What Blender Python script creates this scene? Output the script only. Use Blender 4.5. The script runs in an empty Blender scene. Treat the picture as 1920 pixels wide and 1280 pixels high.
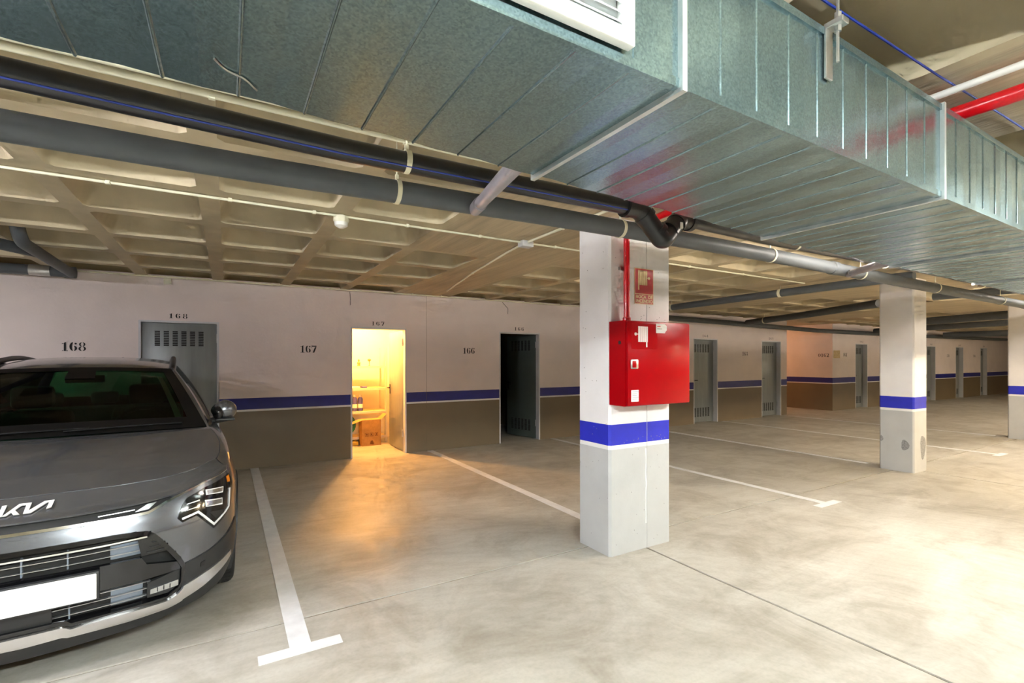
import bpy, bmesh, math, random
from mathutils import Vector, Matrix
random.seed(7)
SC = bpy.context.scene
COL = SC.collection
R = math.radians

# ------------------------------------------------------------------ camera
cam = bpy.data.cameras.new('camera')
cam.sensor_width = 36.0
cam.lens = 907.15 / 1920 * 36
cam.shift_y = 36.48 / 1920
cam.clip_start = 0.05
cam.clip_end = 200
camo = bpy.data.objects.new('camera', cam)
COL.objects.link(camo)
camo.location = (0, 0, 1.5)
camo.rotation_euler = (R(90), R(0.08), R(-30.518))
SC.camera = camo

# ------------------------------------------------------------------ world, exposure
wd = bpy.data.worlds.new('world')
SC.world = wd
wd.use_nodes = True
wd.node_tree.nodes['Background'].inputs[0].default_value = (0.9, 0.95, 1, 1)
wd.node_tree.nodes['Background'].inputs[1].default_value = 0.05
SC.view_settings.view_transform = 'Standard'
SC.view_settings.look = 'None'
SC.view_settings.gamma = 1.0
SC.view_settings.use_curve_mapping = False
SC.view_settings.exposure = 2.0
LAMP = 108.0          # emission strength of the fluorescent diffusers
WARM = 620.0          # emission strength of the storeroom bulb
SC.cycles.max_bounces = 7
SC.cycles.diffuse_bounces = 4
SC.cycles.glossy_bounces = 3
SC.cycles.transparent_max_bounces = 8
SC.cycles.use_adaptive_sampling = True
SC.cycles.adaptive_threshold = 0.11
SC.cycles.adaptive_min_samples = 12
SC.cycles.time_limit = 1000
SC.cycles.sample_clamp_indirect = 8.0
SC.cycles.caustics_reflective = False
SC.cycles.caustics_refractive = False

# ------------------------------------------------------------------ materials
MATS = {}
def nt(name):
    m = bpy.data.materials.new(name)
    m.use_nodes = True
    t = m.node_tree
    b = t.nodes['Principled BSDF']
    return m, t, b
def mat(name, col, rough=0.6, metal=0.0, var=0.0, vscale=3.0, bump=0.0, bscale=60.0, coat=0.0, spec=0.5, world=True, stretch=None, col2=None):
    """plain principled material with world-space noise variation and fine relief"""
    m, t, b = nt(name)
    b.inputs['Base Color'].default_value = (*col, 1)
    b.inputs['Roughness'].default_value = rough
    b.inputs['Metallic'].default_value = metal
    b.inputs['Coat Weight'].default_value = coat
    b.inputs['Coat Roughness'].default_value = 0.08
    b.inputs['Specular IOR Level'].default_value = spec
    N, L = t.nodes, t.links
    vec = None
    if var or bump:
        if world:
            g = N.new('ShaderNodeNewGeometry'); vec = g.outputs['Position']
        else:
            g = N.new('ShaderNodeTexCoord'); vec = g.outputs['Object']
        if stretch:
            mp = N.new('ShaderNodeMapping'); mp.inputs['Scale'].default_value = stretch
            L.new(vec, mp.inputs['Vector']); vec = mp.outputs['Vector']
    if var:
        n = N.new('ShaderNodeTexNoise'); n.inputs['Scale'].default_value = vscale
        n.inputs['Detail'].default_value = 3; n.inputs['Roughness'].default_value = 0.65
        L.new(vec, n.inputs['Vector'])
        r = N.new('ShaderNodeValToRGB')
        c2 = col2 or tuple(c * (1 - var) for c in col)
        c1 = tuple(min(1, c * (1 + var * .5)) for c in col)
        r.color_ramp.elements[0].position = 0.32; r.color_ramp.elements[0].color = (*c2, 1)
        r.color_ramp.elements[1].position = 0.68; r.color_ramp.elements[1].color = (*c1, 1)
        L.new(n.outputs['Fac'], r.inputs['Fac']); L.new(r.outputs['Color'], b.inputs['Base Color'])
    if bump:
        n2 = N.new('ShaderNodeTexNoise'); n2.inputs['Scale'].default_value = bscale
        n2.inputs['Detail'].default_value = 2
        L.new(vec, n2.inputs['Vector'])
        bp = N.new('ShaderNodeBump'); bp.inputs['Strength'].default_value = bump
        bp.inputs['Distance'].default_value = 0.01
        L.new(n2.outputs['Fac'], bp.inputs['Height']); L.new(bp.outputs['Normal'], b.inputs['Normal'])
    MATS[name] = m
    return m
def emis(name, col, s):
    m, t, b = nt(name)
    b.inputs['Base Color'].default_value = (*col, 1)
    b.inputs['Emission Color'].default_value = (*col, 1)
    b.inputs['Emission Strength'].default_value = s
    MATS[name] = m
    return m
def glass(name, tint, refl=0.5, rough=0.02):
    m, t, b = nt(name)
    N, L = t.nodes, t.links
    N.remove(b)
    out = N['Material Output']
    tr = N.new('ShaderNodeBsdfTransparent'); tr.inputs[0].default_value = (*tint, 1)
    gl = N.new('ShaderNodeBsdfGlossy'); gl.inputs['Roughness'].default_value = rough
    gl.inputs[0].default_value = (refl, refl, refl, 1)
    fr = N.new('ShaderNodeFresnel'); fr.inputs[0].default_value = 1.5
    mx = N.new('ShaderNodeMixShader')
    L.new(fr.outputs[0], mx.inputs[0]); L.new(tr.outputs[0], mx.inputs[1]); L.new(gl.outputs[0], mx.inputs[2])
    L.new(mx.outputs[0], out.inputs[0])
    MATS[name] = m
    return m

# floor: power-floated concrete, blotches, arcs of trowel marks, tyre stains
def floor_mat():
    m, t, b = nt('floated_concrete')
    N, L = t.nodes, t.links
    g = N.new('ShaderNodeNewGeometry'); pos = g.outputs['Position']
    def noise(scale, detail=6, rough=.6, dist=0.0, vec=pos):
        n = N.new('ShaderNodeTexNoise'); n.inputs['Scale'].default_value = scale
        n.inputs['Detail'].default_value = detail; n.inputs['Roughness'].default_value = rough
        n.inputs['Distortion'].default_value = dist
        L.new(vec, n.inputs['Vector']); return n.outputs['Fac']
    def ramp(f, a, ca, c, cb):
        r = N.new('ShaderNodeValToRGB')
        r.color_ramp.elements[0].position = a; r.color_ramp.elements[0].color = (*ca, 1)
        r.color_ramp.elements[1].position = c; r.color_ramp.elements[1].color = (*cb, 1)
        L.new(f, r.inputs['Fac']); return r.outputs['Color']
    def mul(a, bb, fac=1.0):
        x = N.new('ShaderNodeMix'); x.data_type = 'RGBA'; x.blend_type = 'MULTIPLY'
        x.inputs['Factor'].default_value = fac
        L.new(a, x.inputs[6]); L.new(bb, x.inputs[7]); return x.outputs[2]
    base = ramp(noise(0.7, 5, .62, .4), .3, (.45, .427, .372), .72, (.60, .585, .53))
    st = ramp(noise(1.6, 4, .7, 1.2), .34, (.73, .70, .66), .56, (1, 1, 1))
    mp = N.new('ShaderNodeMapping'); mp.inputs['Scale'].default_value = (0.5, 2.4, 1); mp.inputs['Rotation'].default_value = (0, 0, .5)
    L.new(pos, mp.inputs['Vector'])
    st2 = ramp(noise(1.3, 4, .65, 1.6, mp.outputs['Vector']), .35, (.85, .835, .81), .6, (1, 1, 1))
    wv = N.new('ShaderNodeTexWave'); wv.wave_type = 'RINGS'; wv.rings_direction = 'Z'
    wv.inputs['Scale'].default_value = 3.2; wv.inputs['Distortion'].default_value = 6.0
    wv.inputs['Detail'].default_value = 3; wv.inputs['Detail Scale'].default_value = .6
    L.new(pos, wv.inputs['Vector'])
    arcs = ramp(wv.outputs['Fac'], .0, (.955, .95, .94), .5, (1, 1, 1))
    fine = ramp(noise(45, 1, .6), .3, (.93, .93, .92), .6, (1, 1, 1))
    c = mul(mul(mul(mul(base, st, .8), st2, .8), arcs, .8), fine, 1)
    L.new(c, b.inputs['Base Color'])
    rr = N.new('ShaderNodeMapRange'); rr.inputs['To Min'].default_value = .32; rr.inputs['To Max'].default_value = .62
    L.new(noise(1.1, 2, .6, .8), rr.inputs['Value']); L.new(rr.outputs[0], b.inputs['Roughness'])
    b.inputs['Specular IOR Level'].default_value = .4
    bp = N.new('ShaderNodeBump'); bp.inputs['Strength'].default_value = .12; bp.inputs['Distance'].default_value = .01
    L.new(noise(14, 3, .6), bp.inputs['Height']); L.new(bp.outputs['Normal'], b.inputs['Normal'])
    MATS['floor'] = m
floor_mat()

# galvanised sheet: zinc spangle changes the gloss, slight streaks
def galv_mat():
    m, t, b = nt('galvanised_sheet')
    N, L = t.nodes, t.links
    g = N.new('ShaderNodeNewGeometry')
    v = N.new('ShaderNodeTexVoronoi'); v.inputs['Scale'].default_value = 230
    L.new(g.outputs['Position'], v.inputs['Vector'])
    n = N.new('ShaderNodeTexNoise'); n.inputs['Scale'].default_value = 7; n.inputs['Detail'].default_value = 6
    L.new(g.outputs['Position'], n.inputs['Vector'])
    r = N.new('ShaderNodeValToRGB')
    r.color_ramp.elements[0].color = (.165, .25, .278, 1); r.color_ramp.elements[1].color = (.30, .43, .465, 1)
    L.new(v.outputs['Color'], r.inputs['Fac']); L.new(r.outputs['Color'], b.inputs['Base Color'])
    mr = N.new('ShaderNodeMapRange'); mr.inputs['To Min'].default_value = .16; mr.inputs['To Max'].default_value = .30
    L.new(n.outputs['Fac'], mr.inputs['Value']); L.new(mr.outputs[0], b.inputs['Roughness'])
    b.inputs['Metallic'].default_value = .85
    bp = N.new('ShaderNodeBump'); bp.inputs['Strength'].default_value = .06; bp.inputs['Distance'].default_value = .004
    n3 = N.new('ShaderNodeTexNoise'); n3.inputs['Scale'].default_value = 120; n3.inputs['Detail'].default_value = 2
    L.new(g.outputs['Position'], n3.inputs['Vector'])
    L.new(n3.outputs['Fac'], bp.inputs['Height']); L.new(bp.outputs['Normal'], b.inputs['Normal'])
    MATS['galv'] = m
galv_mat()

# formed concrete soffit, board marks running across
mat('soffit', (.53, .455, .305), .75, var=.22, vscale=1.6, bump=.25, bscale=18)
mat('soffit_board', (.54, .45, .305), .8, var=.22, vscale=2.2, bump=.5, bscale=9, stretch=(6, .35, 1))
mat('white_paint', (.80, .715, .69), .65, var=.07, vscale=1.1, bump=.12, bscale=30)
mat('white_line', (.80, .80, .79), .6, var=.06, vscale=4)
mat('blue_paint', (.012, .014, .20), .42, var=.15, vscale=6)
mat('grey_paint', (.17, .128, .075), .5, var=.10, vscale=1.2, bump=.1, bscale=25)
mat('col_white', (.80, .79, .80), .55, var=.05, vscale=2, bump=.15, bscale=20)
mat('col_blue_lit', (.02, .028, .50), .4, var=.10, vscale=8)  # same blue as the walls, strong light on the columns painted in
mat('col_grey_lit', (.50, .51, .51), .5, var=.07, vscale=2.5, bump=.15, bscale=20)  # lower grey, made lighter than on the walls to carry the strong light
mat('scuff', (.30, .30, .30), .8, var=.5, vscale=60)
mat('line_paint', (.74, .75, .76), .6, var=.10, vscale=7)
mat('joint', (.17, .14, .095), .9, var=.4, vscale=9)
mat('numeral', (.012, .010, .010), .7)
mat('door_steel', (.27, .295, .295), .36, .25, var=.12, vscale=3, stretch=(3, 3, .4))
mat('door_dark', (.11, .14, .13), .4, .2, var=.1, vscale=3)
mat('door_frame', (.62, .63, .65), .4, .1, var=.05)
mat('slot', (.02, .02, .02), .8)
mat('black_plastic', (.012, .012, .013), .35, var=.3, vscale=30)
mat('black_pipe', (.010, .011, .014), .30, var=.3, vscale=14, spec=.6)
mat('grey_pvc', (.10, .112, .122), .5, var=.12, vscale=5, spec=.25)
mat('grey_pvc_light', (.33, .32, .36), .4, var=.1, vscale=9)
mat('pale_conduit', (.74, .72, .55), .5, var=.08, vscale=8)
mat('white_conduit', (.80, .79, .74), .45, var=.05, vscale=8)
mat('steel', (.55, .55, .53), .35, .9, var=.12, vscale=25)
mat('flange_steel', (.62, .66, .66), .4, .7, var=.1, vscale=20)
mat('rust', (.30, .13, .04), .8, var=.4, vscale=40)
mat('fire_red', (.36, .001, .004), .28, spec=.12, coat=.03, var=.05, vscale=5)
mat('pipe_red', (.62, .004, .010), .3, coat=.3, var=.05, vscale=9)
mat('sign_red', (.45, .012, .012), .45)
mat('sign_cream', (.78, .62, .32), .5)
mat('sticker', (.78, .77, .75), .5, var=.04)
mat('sticker_ink', (.35, .30, .30), .6)
mat('symbol_white', (.80, .70, .68), .5)
mat('white_enamel', (.82, .84, .82), .35)
mat('louvre', (.66, .68, .68), .4)
mat('bright_blue', (.02, .05, .35), .6)
mat('plaster_patch', (.62, .48, .26), .8, var=.2, vscale=20)
mat('store_wall', (.80, .74, .62), .7, var=.05)
mat('shelf_metal', (.70, .66, .56), .4, .2)
mat('shelf_board', (.72, .52, .22), .5, var=.1, vscale=12)
mat('cardboard', (.45, .24, .075), .85, var=.12, vscale=20)
mat('cardboard_dark', (.16, .06, .02), .85)
mat('bottle_blue', (.10, .10, .42), .3)
mat('cap_white', (.8, .8, .78), .4)
mat('hose_green', (.015, .16, .075), .45)
mat('crate_yellow', (.65, .42, .05), .5)
mat('brown_ornament', (.30, .14, .05), .6)
mat('rubber', (.016, .016, .016), .8, var=.3, vscale=40)
mat('ceramic_black', (.004, .004, .004), .45, spec=.15)
mat('pillar_cloth', (.78, .78, .72), .9)
mat('car_paint', (.152, .160, .178), .26, .75, coat=.9, world=False)
mat('gloss_black', (.006, .006, .007), .10, coat=.5)
mat('satin_black', (.020, .021, .022), .45)
mat('chrome', (.78, .79, .80), .12, 1.0)
mat('satin_silver', (.66, .65, .65), .26, .9)
mat('badge_silver', (.75, .75, .74), .35, .3)
mat('alloy', (.45, .46, .47), .3, .9)
mat('plate_white', (.82, .83, .83), .4)
mat('shutter', (.22, .26, .32), .45)
mat('reflector', (.62, .64, .66), .15, .9)
mat('led_white', (.80, .82, .84), .2)
mat('amber', (.75, .22, .02), .25)
mat('interior', (.030, .032, .028), .75)
mat('seat_cloth', (.045, .05, .04), .85)
mat('headliner', (.28, .30, .25), .9)
mat('lamp_housing', (.7, .7, .68), .5)
glass('car_glass', (.12, .30, .185), .38)
glass('lens', (.75, .78, .80), .9)
emis('lamp_glow', (.93, 1.0, .98), LAMP)
emis('bay_glow', (.95, .92, 1.0), LAMP * 1.02)
emis('back_fill_glow', (1.0, .90, .80), LAMP * .38)
emis('lamp_glow_old', (.93, 1.0, .98), LAMP * .39)
emis('wall_fill_glow', (.97, .95, 1.0), LAMP * .26)
emis('bulb_glow', (1.0, .47, .12), WARM * 1.1)
emis('bulkhead_glow', (1.0, .5, .25), WARM * .16)
emis('warm_lamp_glow', (1.0, .78, .50), LAMP * .9)

# ------------------------------------------------------------------ object helpers
def link(o, parent=None):
    COL.objects.link(o)
    if parent is not None:
        o.parent = parent
    return o
def tag(o, label, cat, group=None):
    o['label'] = label; o['category'] = cat
    if group: o['group'] = group
    return o
def thing(name, label, cat, loc=(0, 0, 0), rz=0.0, group=None):
    o = bpy.data.objects.new(name, None)
    o.empty_display_size = .1
    o.location = loc; o.rotation_euler = (0, 0, rz)
    link(o)
    return tag(o, label, cat, group)
def shade(me, ang=40):
    for p in me.polygons: p.use_smooth = True
    try: me.set_sharp_from_angle(angle=R(ang))
    except Exception: pass
def obj(name, verts, faces, m, parent=None, smooth=None, off=None):
    """one mesh object; a top-level one gets its origin at the middle of its base"""
    verts = [Vector(v) for v in verts]
    loc = Vector((0, 0, 0))
    if parent is None:
        lo = [min(v[i] for v in verts) for i in range(3)]; hi = [max(v[i] for v in verts) for i in range(3)]
        loc = Vector(((lo[0] + hi[0]) / 2, (lo[1] + hi[1]) / 2, lo[2]))
    elif off is not None:
        loc = Vector(off)
    me = bpy.data.meshes.new(name)
    me.from_pydata([v - loc for v in verts], [], faces)
    me.materials.append(MATS[m])
    bm = bmesh.new(); bm.from_mesh(me)
    bmesh.ops.recalc_face_normals(bm, faces=bm.faces)
    bm.to_mesh(me); bm.free()
    if smooth: shade(me, smooth)
    o = bpy.data.objects.new(name, me)
    o.location = loc
    return link(o, parent)
class MB:
    """collects shapes for ONE mesh"""
    def __init__(s): s.v = []; s.f = []
    def add(s, v, f):
        n = len(s.v); s.v += [Vector(p) for p in v]; s.f += [tuple(i + n for i in q) for q in f]; return s
    def box(s, lo, hi):
        (a, b, c), (d, e, f) = lo, hi
        return s.add([(a, b, c), (d, b, c), (d, e, c), (a, e, c), (a, b, f), (d, b, f), (d, e, f), (a, e, f)],
                     [(0, 3, 2, 1), (4, 5, 6, 7), (0, 1, 5, 4), (1, 2, 6, 5), (2, 3, 7, 6), (3, 0, 4, 7)])
    def bbox(s, lo, hi, r):
        """box with bevelled edges"""
        bm = bmesh.new()
        bmesh.ops.create_cube(bm, size=1)
        for v in bm.verts:
            for i in range(3): v.co[i] = lo[i] + (v.co[i] + .5) * (hi[i] - lo[i])
        bmesh.ops.bevel(bm, geom=list(bm.edges), offset=r, segments=2, profile=.5, affect='EDGES')
        bm.verts.index_update()
        s.add([v.co.copy() for v in bm.verts], [tuple(v.index for v in f.verts) for f in bm.faces]); bm.free(); return s
    def tube(s, pts, r, n=14, cap=True, up=Vector((0, 0, 1))):
        pts = [Vector(p) for p in pts]; k = len(pts)
        rs = r if isinstance(r, (list, tuple)) else [r] * k
        base = len(s.v); prev = None
        for i, p in enumerate(pts):
            t = (pts[min(i + 1, k - 1)] - pts[max(i - 1, 0)]).normalized()
            if prev is None:
                a = up.cross(t)
                if a.length < 1e-4: a = Vector((1, 0, 0)).cross(t)
                a.normalize()
            else:
                a = (prev - t * prev.dot(t)); a.normalize()
            prev = a; b = t.cross(a)
            sc = 1.0
            if 0 < i < k - 1:
                d1 = (pts[i] - pts[i - 1]).normalized(); d2 = (pts[i + 1] - pts[i]).normalized()
                sc = 1 / max(.5, math.cos(d1.angle(d2, 0) / 2))
            for j in range(n):
                th = 2 * math.pi * j / n
                s.v.append(p + (a * math.cos(th) + b * math.sin(th)) * rs[i] * (1 + (sc - 1) * .5))
        for i in range(k - 1):
            for j in range(n):
                s.f.append((base + i * n + j, base + i * n + (j + 1) % n, base + (i + 1) * n + (j + 1) % n, base + (i + 1) * n + j))
        if cap:
            s.f.append(tuple(base + j for j in range(n))[::-1]); s.f.append(tuple(base + (k - 1) * n + j for j in range(n)))
        return s
    def lathe(s, prof, n=24, o=(0, 0, 0), ax='z', cap=True):
        base = len(s.v); k = len(prof)
        for r, h in prof:
            for j in range(n):
                th = 2 * math.pi * j / n; c, d = r * math.cos(th), r * math.sin(th)
                p = (c, d, h) if ax == 'z' else ((h, c, d) if ax == 'x' else (c, h, d))
                s.v.append(Vector(o) + Vector(p))
        for i in range(k - 1):
            for j in range(n):
                s.f.append((base + i * n + j, base + i * n + (j + 1) % n, base + (i + 1) * n + (j + 1) % n, base + (i + 1) * n + j))
        if cap:
            s.f.append(tuple(base + j for j in range(n))[::-1]); s.f.append(tuple(base + (k - 1) * n + j for j in range(n)))
        return s
    def prism(s, poly, axis, lo, hi):
        """extrude a 2-D polygon along axis 'x','y','z'; polygon coords are the other two axes in order"""
        n = len(poly)
        def P(p, h):
            a, b = p
            return {'x': (h, a, b), 'y': (a, h, b), 'z': (a, b, h)}[axis]
        v = [P(p, lo) for p in poly] + [P(p, hi) for p in poly]
        f = [tuple(range(n))[::-1], tuple(range(n, 2 * n))] + [(i, (i + 1) % n, n + (i + 1) % n, n + i) for i in range(n)]
        return s.add(v, f)
    def build(s, name, m, parent=None, smooth=None, off=None):
        return obj(name, s.v, s.f, m, parent, smooth, off)
def bx(name, lo, hi, m, parent=None, bev=0):
    b = MB()
    b.bbox(lo, hi, bev) if bev else b.box(lo, hi)
    return b.build(name, m, parent, 40 if bev else None)
def curve(pts, n=8):
    """Catmull-Rom through points"""
    P = [Vector(p) for p in pts]; Q = [P[0] * 2 - P[1]] + P + [P[-1] * 2 - P[-2]]; out = []
    for i in range(len(P) - 1):
        a, b, c, d = Q[i:i + 4]
        for k in range(n):
            t = k / n
            out.append(.5 * (2 * b + (c - a) * t + (2 * a - 5 * b + 4 * c - d) * t * t + (3 * b - a - 3 * c + d) * t ** 3))
    out.append(P[-1]); return out
def elbow(a, c, b, r=.06, n=6):
    """polyline a-c-b with rounded corner at c"""
    a, b, c = Vector(a), Vector(b), Vector(c)
    d1 = (a - c).normalized() * r; d2 = (b - c).normalized() * r
    out = []
    for k in range(n + 1):
        t = k / n
        out.append((c + d1) * (1 - t) ** 2 + c * 2 * t * (1 - t) + (c + d2) * t * t)
    return out
def text_mesh(body, size, bold=0.0):
    cu = bpy.data.curves.new('lettering', 'FONT'); cu.body = body; cu.size = size; cu.offset = bold
    cu.align_x = 'CENTER'; cu.align_y = 'CENTER'
    o = bpy.data.objects.new('lettering', cu); COL.objects.link(o)
    dg = bpy.context.evaluated_depsgraph_get()
    me = bpy.data.meshes.new_from_object(o.evaluated_get(dg))
    v = [tuple(x.co) for x in me.vertices]; f = [tuple(p.vertices) for p in me.polygons]
    bpy.data.objects.remove(o); bpy.data.curves.remove(cu); bpy.data.meshes.remove(me)
    return v, f

# stencil numerals (unit height), lists of polygons
def ring(cx, cy, rx, ry, ix, iy, a0, a1, n=12):
    out = []
    for k in range(n):
        q = []
        for a, (ex, ey) in ((a0 + (a1 - a0) * k / n, (rx, ry)), (a0 + (a1 - a0) * (k + 1) / n, (rx, ry)), (a0 + (a1 - a0) * (k + 1) / n, (ix, iy)), (a0 + (a1 - a0) * k / n, (ix, iy))):
            q.append((cx + ex * math.cos(R(a)), cy + ey * math.sin(R(a))))
        out.append(q)
    return out
def disc(cx, cy, r, n=12): return [[(cx + r * math.cos(2 * math.pi * k / n), cy + r * math.sin(2 * math.pi * k / n)) for k in range(n)]]
DIG = {
 '1': [[(.20, .06), (.40, .06), (.40, 1), (.32, 1), (.20, .90)], [(.06, 0), (.17, 0), (.17, .07), (.06, .07)], [(.20, 0), (.40, 0), (.40, .06), (.20, .06)], [(.43, 0), (.54, 0), (.54, .07), (.43, .07)], [(.03, .78), (.17, .84), (.17, .92), (.03, .84)]],
 '6': ring(.33, .5, .33, .5, .12, .44, 98, 262) + ring(.36, .30, .30, .30, .11, .24, -80, 80) + disc(.54, .84, .10),
 '8': ring(.30, .27, .30, .27, .12, .21, 98, 262) + ring(.36, .27, .30, .27, .12, .21, -82, 82) + ring(.30, .77, .25, .23, .10, .18, 98, 262) + ring(.36, .77, .25, .23, .10, .18, -82, 82),
 '7': [[(.0, 1), (.66, 1), (.66, .84), (.0, .84)], [(.46, .80), (.66, .80), (.36, 0), (.14, 0)], [(.0, .80), (.08, .80), (.04, .66), (.0, .66)]],
 '2': ring(.33, .72, .32, .28, .13, .21, -20, 80) + ring(.29, .72, .29, .28, .14, .21, 100, 175) + [[(.0, .0), (.2, .0), (.64, .58), (.46, .64)], [(.24, 0), (.66, 0), (.66, .22), (.24, .12)]],
 '3': ring(.33, .27, .31, .27, .12, .21, -82, 82) + ring(.33, .76, .28, .24, .10, .18, -82, 82) + disc(.10, .80, .1) + disc(.08, .22, .1),
 '4': [[(.40, 0), (.60, 0), (.60, 1), (.40, .92)], [(.0, .24), (.36, .24), (.36, .33), (.0, .33)], [(.0, .36), (.10, .36), (.36, .84), (.36, .94)], [(.62, .24), (.72, .24), (.72, .33), (.62, .33)]],
 '5': ring(.32, .31, .32, .31, .12, .24, -82, 82) + [[(.04, .55), (.14, .60), (.14, 1), (.04, 1)], [(.17, .84), (.60, .84), (.60, 1), (.17, 1)]] + disc(.10, .2, .1),
 '0': ring(.30, .5, .30, .5, .12, .44, 98, 262) + ring(.36, .5, .30, .5, .12, .44, -82, 82),
}
DIG['9'] = [[(.66 - x, 1 - y) for x, y in p] for p in DIG['6']]
def numeral(txt, x, y, z, h, parent, face='-y', wide=1.0, gap=.12):
    """painted stencil number; (x,z) is its middle on a wall plane"""
    W = {'1': .57, '4': .72}
    tot = sum(W.get(c, .66) for c in txt) + gap * (len(txt) - 1)
    mb = MB(); cx = -tot / 2
    for c in txt:
        for poly in DIG[c]:
            pts = []
            for px, py in poly:
                a, b = (cx + px) * h * wide, (py - .5) * h
                pts.append((x + a, y, z + b) if face == '-y' else (x, y - a, z + b))
            mb.add(pts, [tuple(range(len(pts)))])
        cx += W.get(c, .66) + gap
    o = mb.build('painted_number', 'numeral', parent)
    o['label'] = 'black stencilled number ' + txt
    return o

ZC = 2.60        # underside of the ribs
WY = 7.69        # face of the store-room wall
# ------------------------------------------------------------------ floor
def structure(name):
    o = bpy.data.objects.new(name, None); o.empty_display_size = .1
    o['kind'] = 'structure'
    return link(o)
fl = structure('floor')
XJ = [-8, -2.36, 2.90, 8.12, 13.4, 34]
YJ = [-9, -2.2, 3.06, 13]
g = .010
bx('joint_filler', (-8, -9, -.06), (34, 13, -.008), 'joint', fl)
def wob(p0, p1, n, amp, ax):
    out = []
    for k in range(n + 1):
        t = k / n; p = [p0[0] + (p1[0] - p0[0]) * t, p0[1] + (p1[1] - p0[1]) * t]
        if 0 < k < n: p[ax] += amp * math.sin(p[1 - ax] * 5.1 + p0[0]) * math.sin(p[1 - ax] * 1.7 + 1) + random.uniform(-amp, amp) * .4
        out.append(tuple(p))
    return out
for i in range(len(XJ) - 1):
    for j in range(len(YJ) - 1):
        x0, x1, y0, y1 = XJ[i] + g, XJ[i + 1] - g, YJ[j] + g, YJ[j + 1] - g
        poly = wob((x0, y0), (x1, y0), 24, .004, 1)[:-1] + wob((x1, y0), (x1, y1), 24, .004, 0)[:-1] + wob((x1, y1), (x0, y1), 24, .004, 1)[:-1] + wob((x0, y1), (x0, y0), 24, .004, 0)[:-1]
        MB().prism(poly, 'z', -.05, 0).build('floor_slab', 'floor', fl)

# ------------------------------------------------------------------ ceiling: waffle slab
ce = structure('ceiling')
PX, PY = .828, .83
X0, Y0 = -.93, 4.55
def coffer_mesh(name='coffer'):
    hx, hy = PX / 2, PY / 2
    o = [(-hx, -hy), (hx, -hy), (hx, hy), (-hx, hy)]
    def oct_(i, c):
        a, b = hx - i, hy - i
        return [(-a + c, -b), (a - c, -b), (a, -b + c), (a, b - c), (a - c, b), (-a + c, b), (-a, b - c), (-a, -b + c)]
    rows = [(oct_(.062, .035), 0), (oct_(.066, .04), .035), (oct_(.115, .06), .17), (oct_(.16, .06), .215), (oct_(.24, .06), .225)]
    v = [(x, y, 0) for x, y in o]; f = []
    for rr, z in rows: v += [(x, y, z) for x, y in rr]
    A = 4
    f += [(0, 1, A + 1, A + 0), (1, A + 2, A + 1), (1, 2, A + 3, A + 2), (2, A + 4, A + 3), (2, 3, A + 5, A + 4), (3, A + 6, A + 5), (3, 0, A + 7, A + 6), (0, A + 0, A + 7)]
    for k in range(len(rows) - 1):
        b0, b1 = A + 8 * k, A + 8 * (k + 1)
        for j in range(8): f.append((b0 + j, b0 + (j + 1) % 8, b1 + (j + 1) % 8, b1 + j))
    f.append(tuple(A + 8 * (len(rows) - 1) + j for j in range(8)))
    return v, f
cv, cf = coffer_mesh()
cme = bpy.data.meshes.new('coffer'); cme.from_pydata(cv, [], [q[::-1] for q in cf]); cme.materials.append(MATS['soffit'])
shade(cme, 50)
cells, solid = [], []
SOL = {4, 10, 11, 16, 17, 23, 29}
for i in range(-7, 41):
    for j in range(-15, 8):
        xc, yc = X0 + (i + .5) * PX, Y0 + (j + .5) * PY
        if i in SOL or ((i + 1 in SOL or i - 1 in SOL) and -4 <= j <= -1) or j >= 4:
            solid.append((xc, yc))
        else: cells.append((xc, yc))
def inview(x, y):
    d = x * math.sin(R(30.518)) + y * math.cos(R(30.518)); r = x * math.cos(R(30.518)) - y * math.sin(R(30.518))
    return d > .2 and abs(r / d) < 1.25 and (ZC - 1.5) / d * 907 < 760
vis = sorted([c for c in cells if inview(*c)], key=lambda c: c[0] ** 2 + c[1] ** 2)[:240]
visset = set(vis)
for x, y in vis:
    o = bpy.data.objects.new('coffer', cme); o.location = (x, y, ZC); link(o, ce)
rest = MB()
for c in cells:
    if c not in visset: rest.add([(p[0] + c[0], p[1] + c[1], p[2] + ZC) for p in cv], cf)
ro = rest.build('coffer_field', 'soffit', ce); ro['kind'] = 'stuff'
sb = MB()
for x, y in solid: sb.add([(x - PX / 2, y - PY / 2, ZC), (x + PX / 2, y - PY / 2, ZC), (x + PX / 2, y + PY / 2, ZC), (x - PX / 2, y + PY / 2, ZC)], [(0, 1, 2, 3)])
sb.build('solid_slab_soffit', 'soffit_board', ce)
bx('upper_slab', (-8, -9, 2.86), (34, 13, 3.0), 'soffit', ce)

# ------------------------------------------------------------------ walls
ZG, ZL, ZB = .80, .828, .986
def run(parent, lo, hi, z0=0.0, top=ZC + .02, mats=('grey_paint', 'white_line', 'blue_paint', 'white_paint')):
    """a piece of wall in its four painted zones"""
    cuts = [0, ZG, ZL, ZB, top]
    for k, (nm, m) in enumerate(zip(('lower_wall', 'white_band', 'blue_band', 'upper_wall'), mats)):
        a, b = max(cuts[k], z0), cuts[k + 1]
        if b - a < .01: continue
        bx(nm, (lo[0], lo[1], a), (hi[0], hi[1], b), m, parent)
wb = structure('wall_back')
DOORS = [(-.965, -.09, '168'), (1.645, 2.53, '167'), (4.265, 5.15, '166'), (6.885, 7.77, '165'), (9.525, 10.41, '164'), (12.215, 13.10, '163')]
DT = 2.03
TH_ = .16
xs = -8.0
for a, b, n in DOORS:
    run(wb, (xs, WY), (a, WY + TH_)); run(wb, (a, WY), (b, WY + TH_), z0=DT); xs = b
run(wb, (xs, WY), (13.38, WY + TH_))
run(wb, (13.38 - .16, WY + TH_), (13.38, 11.2))
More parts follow.
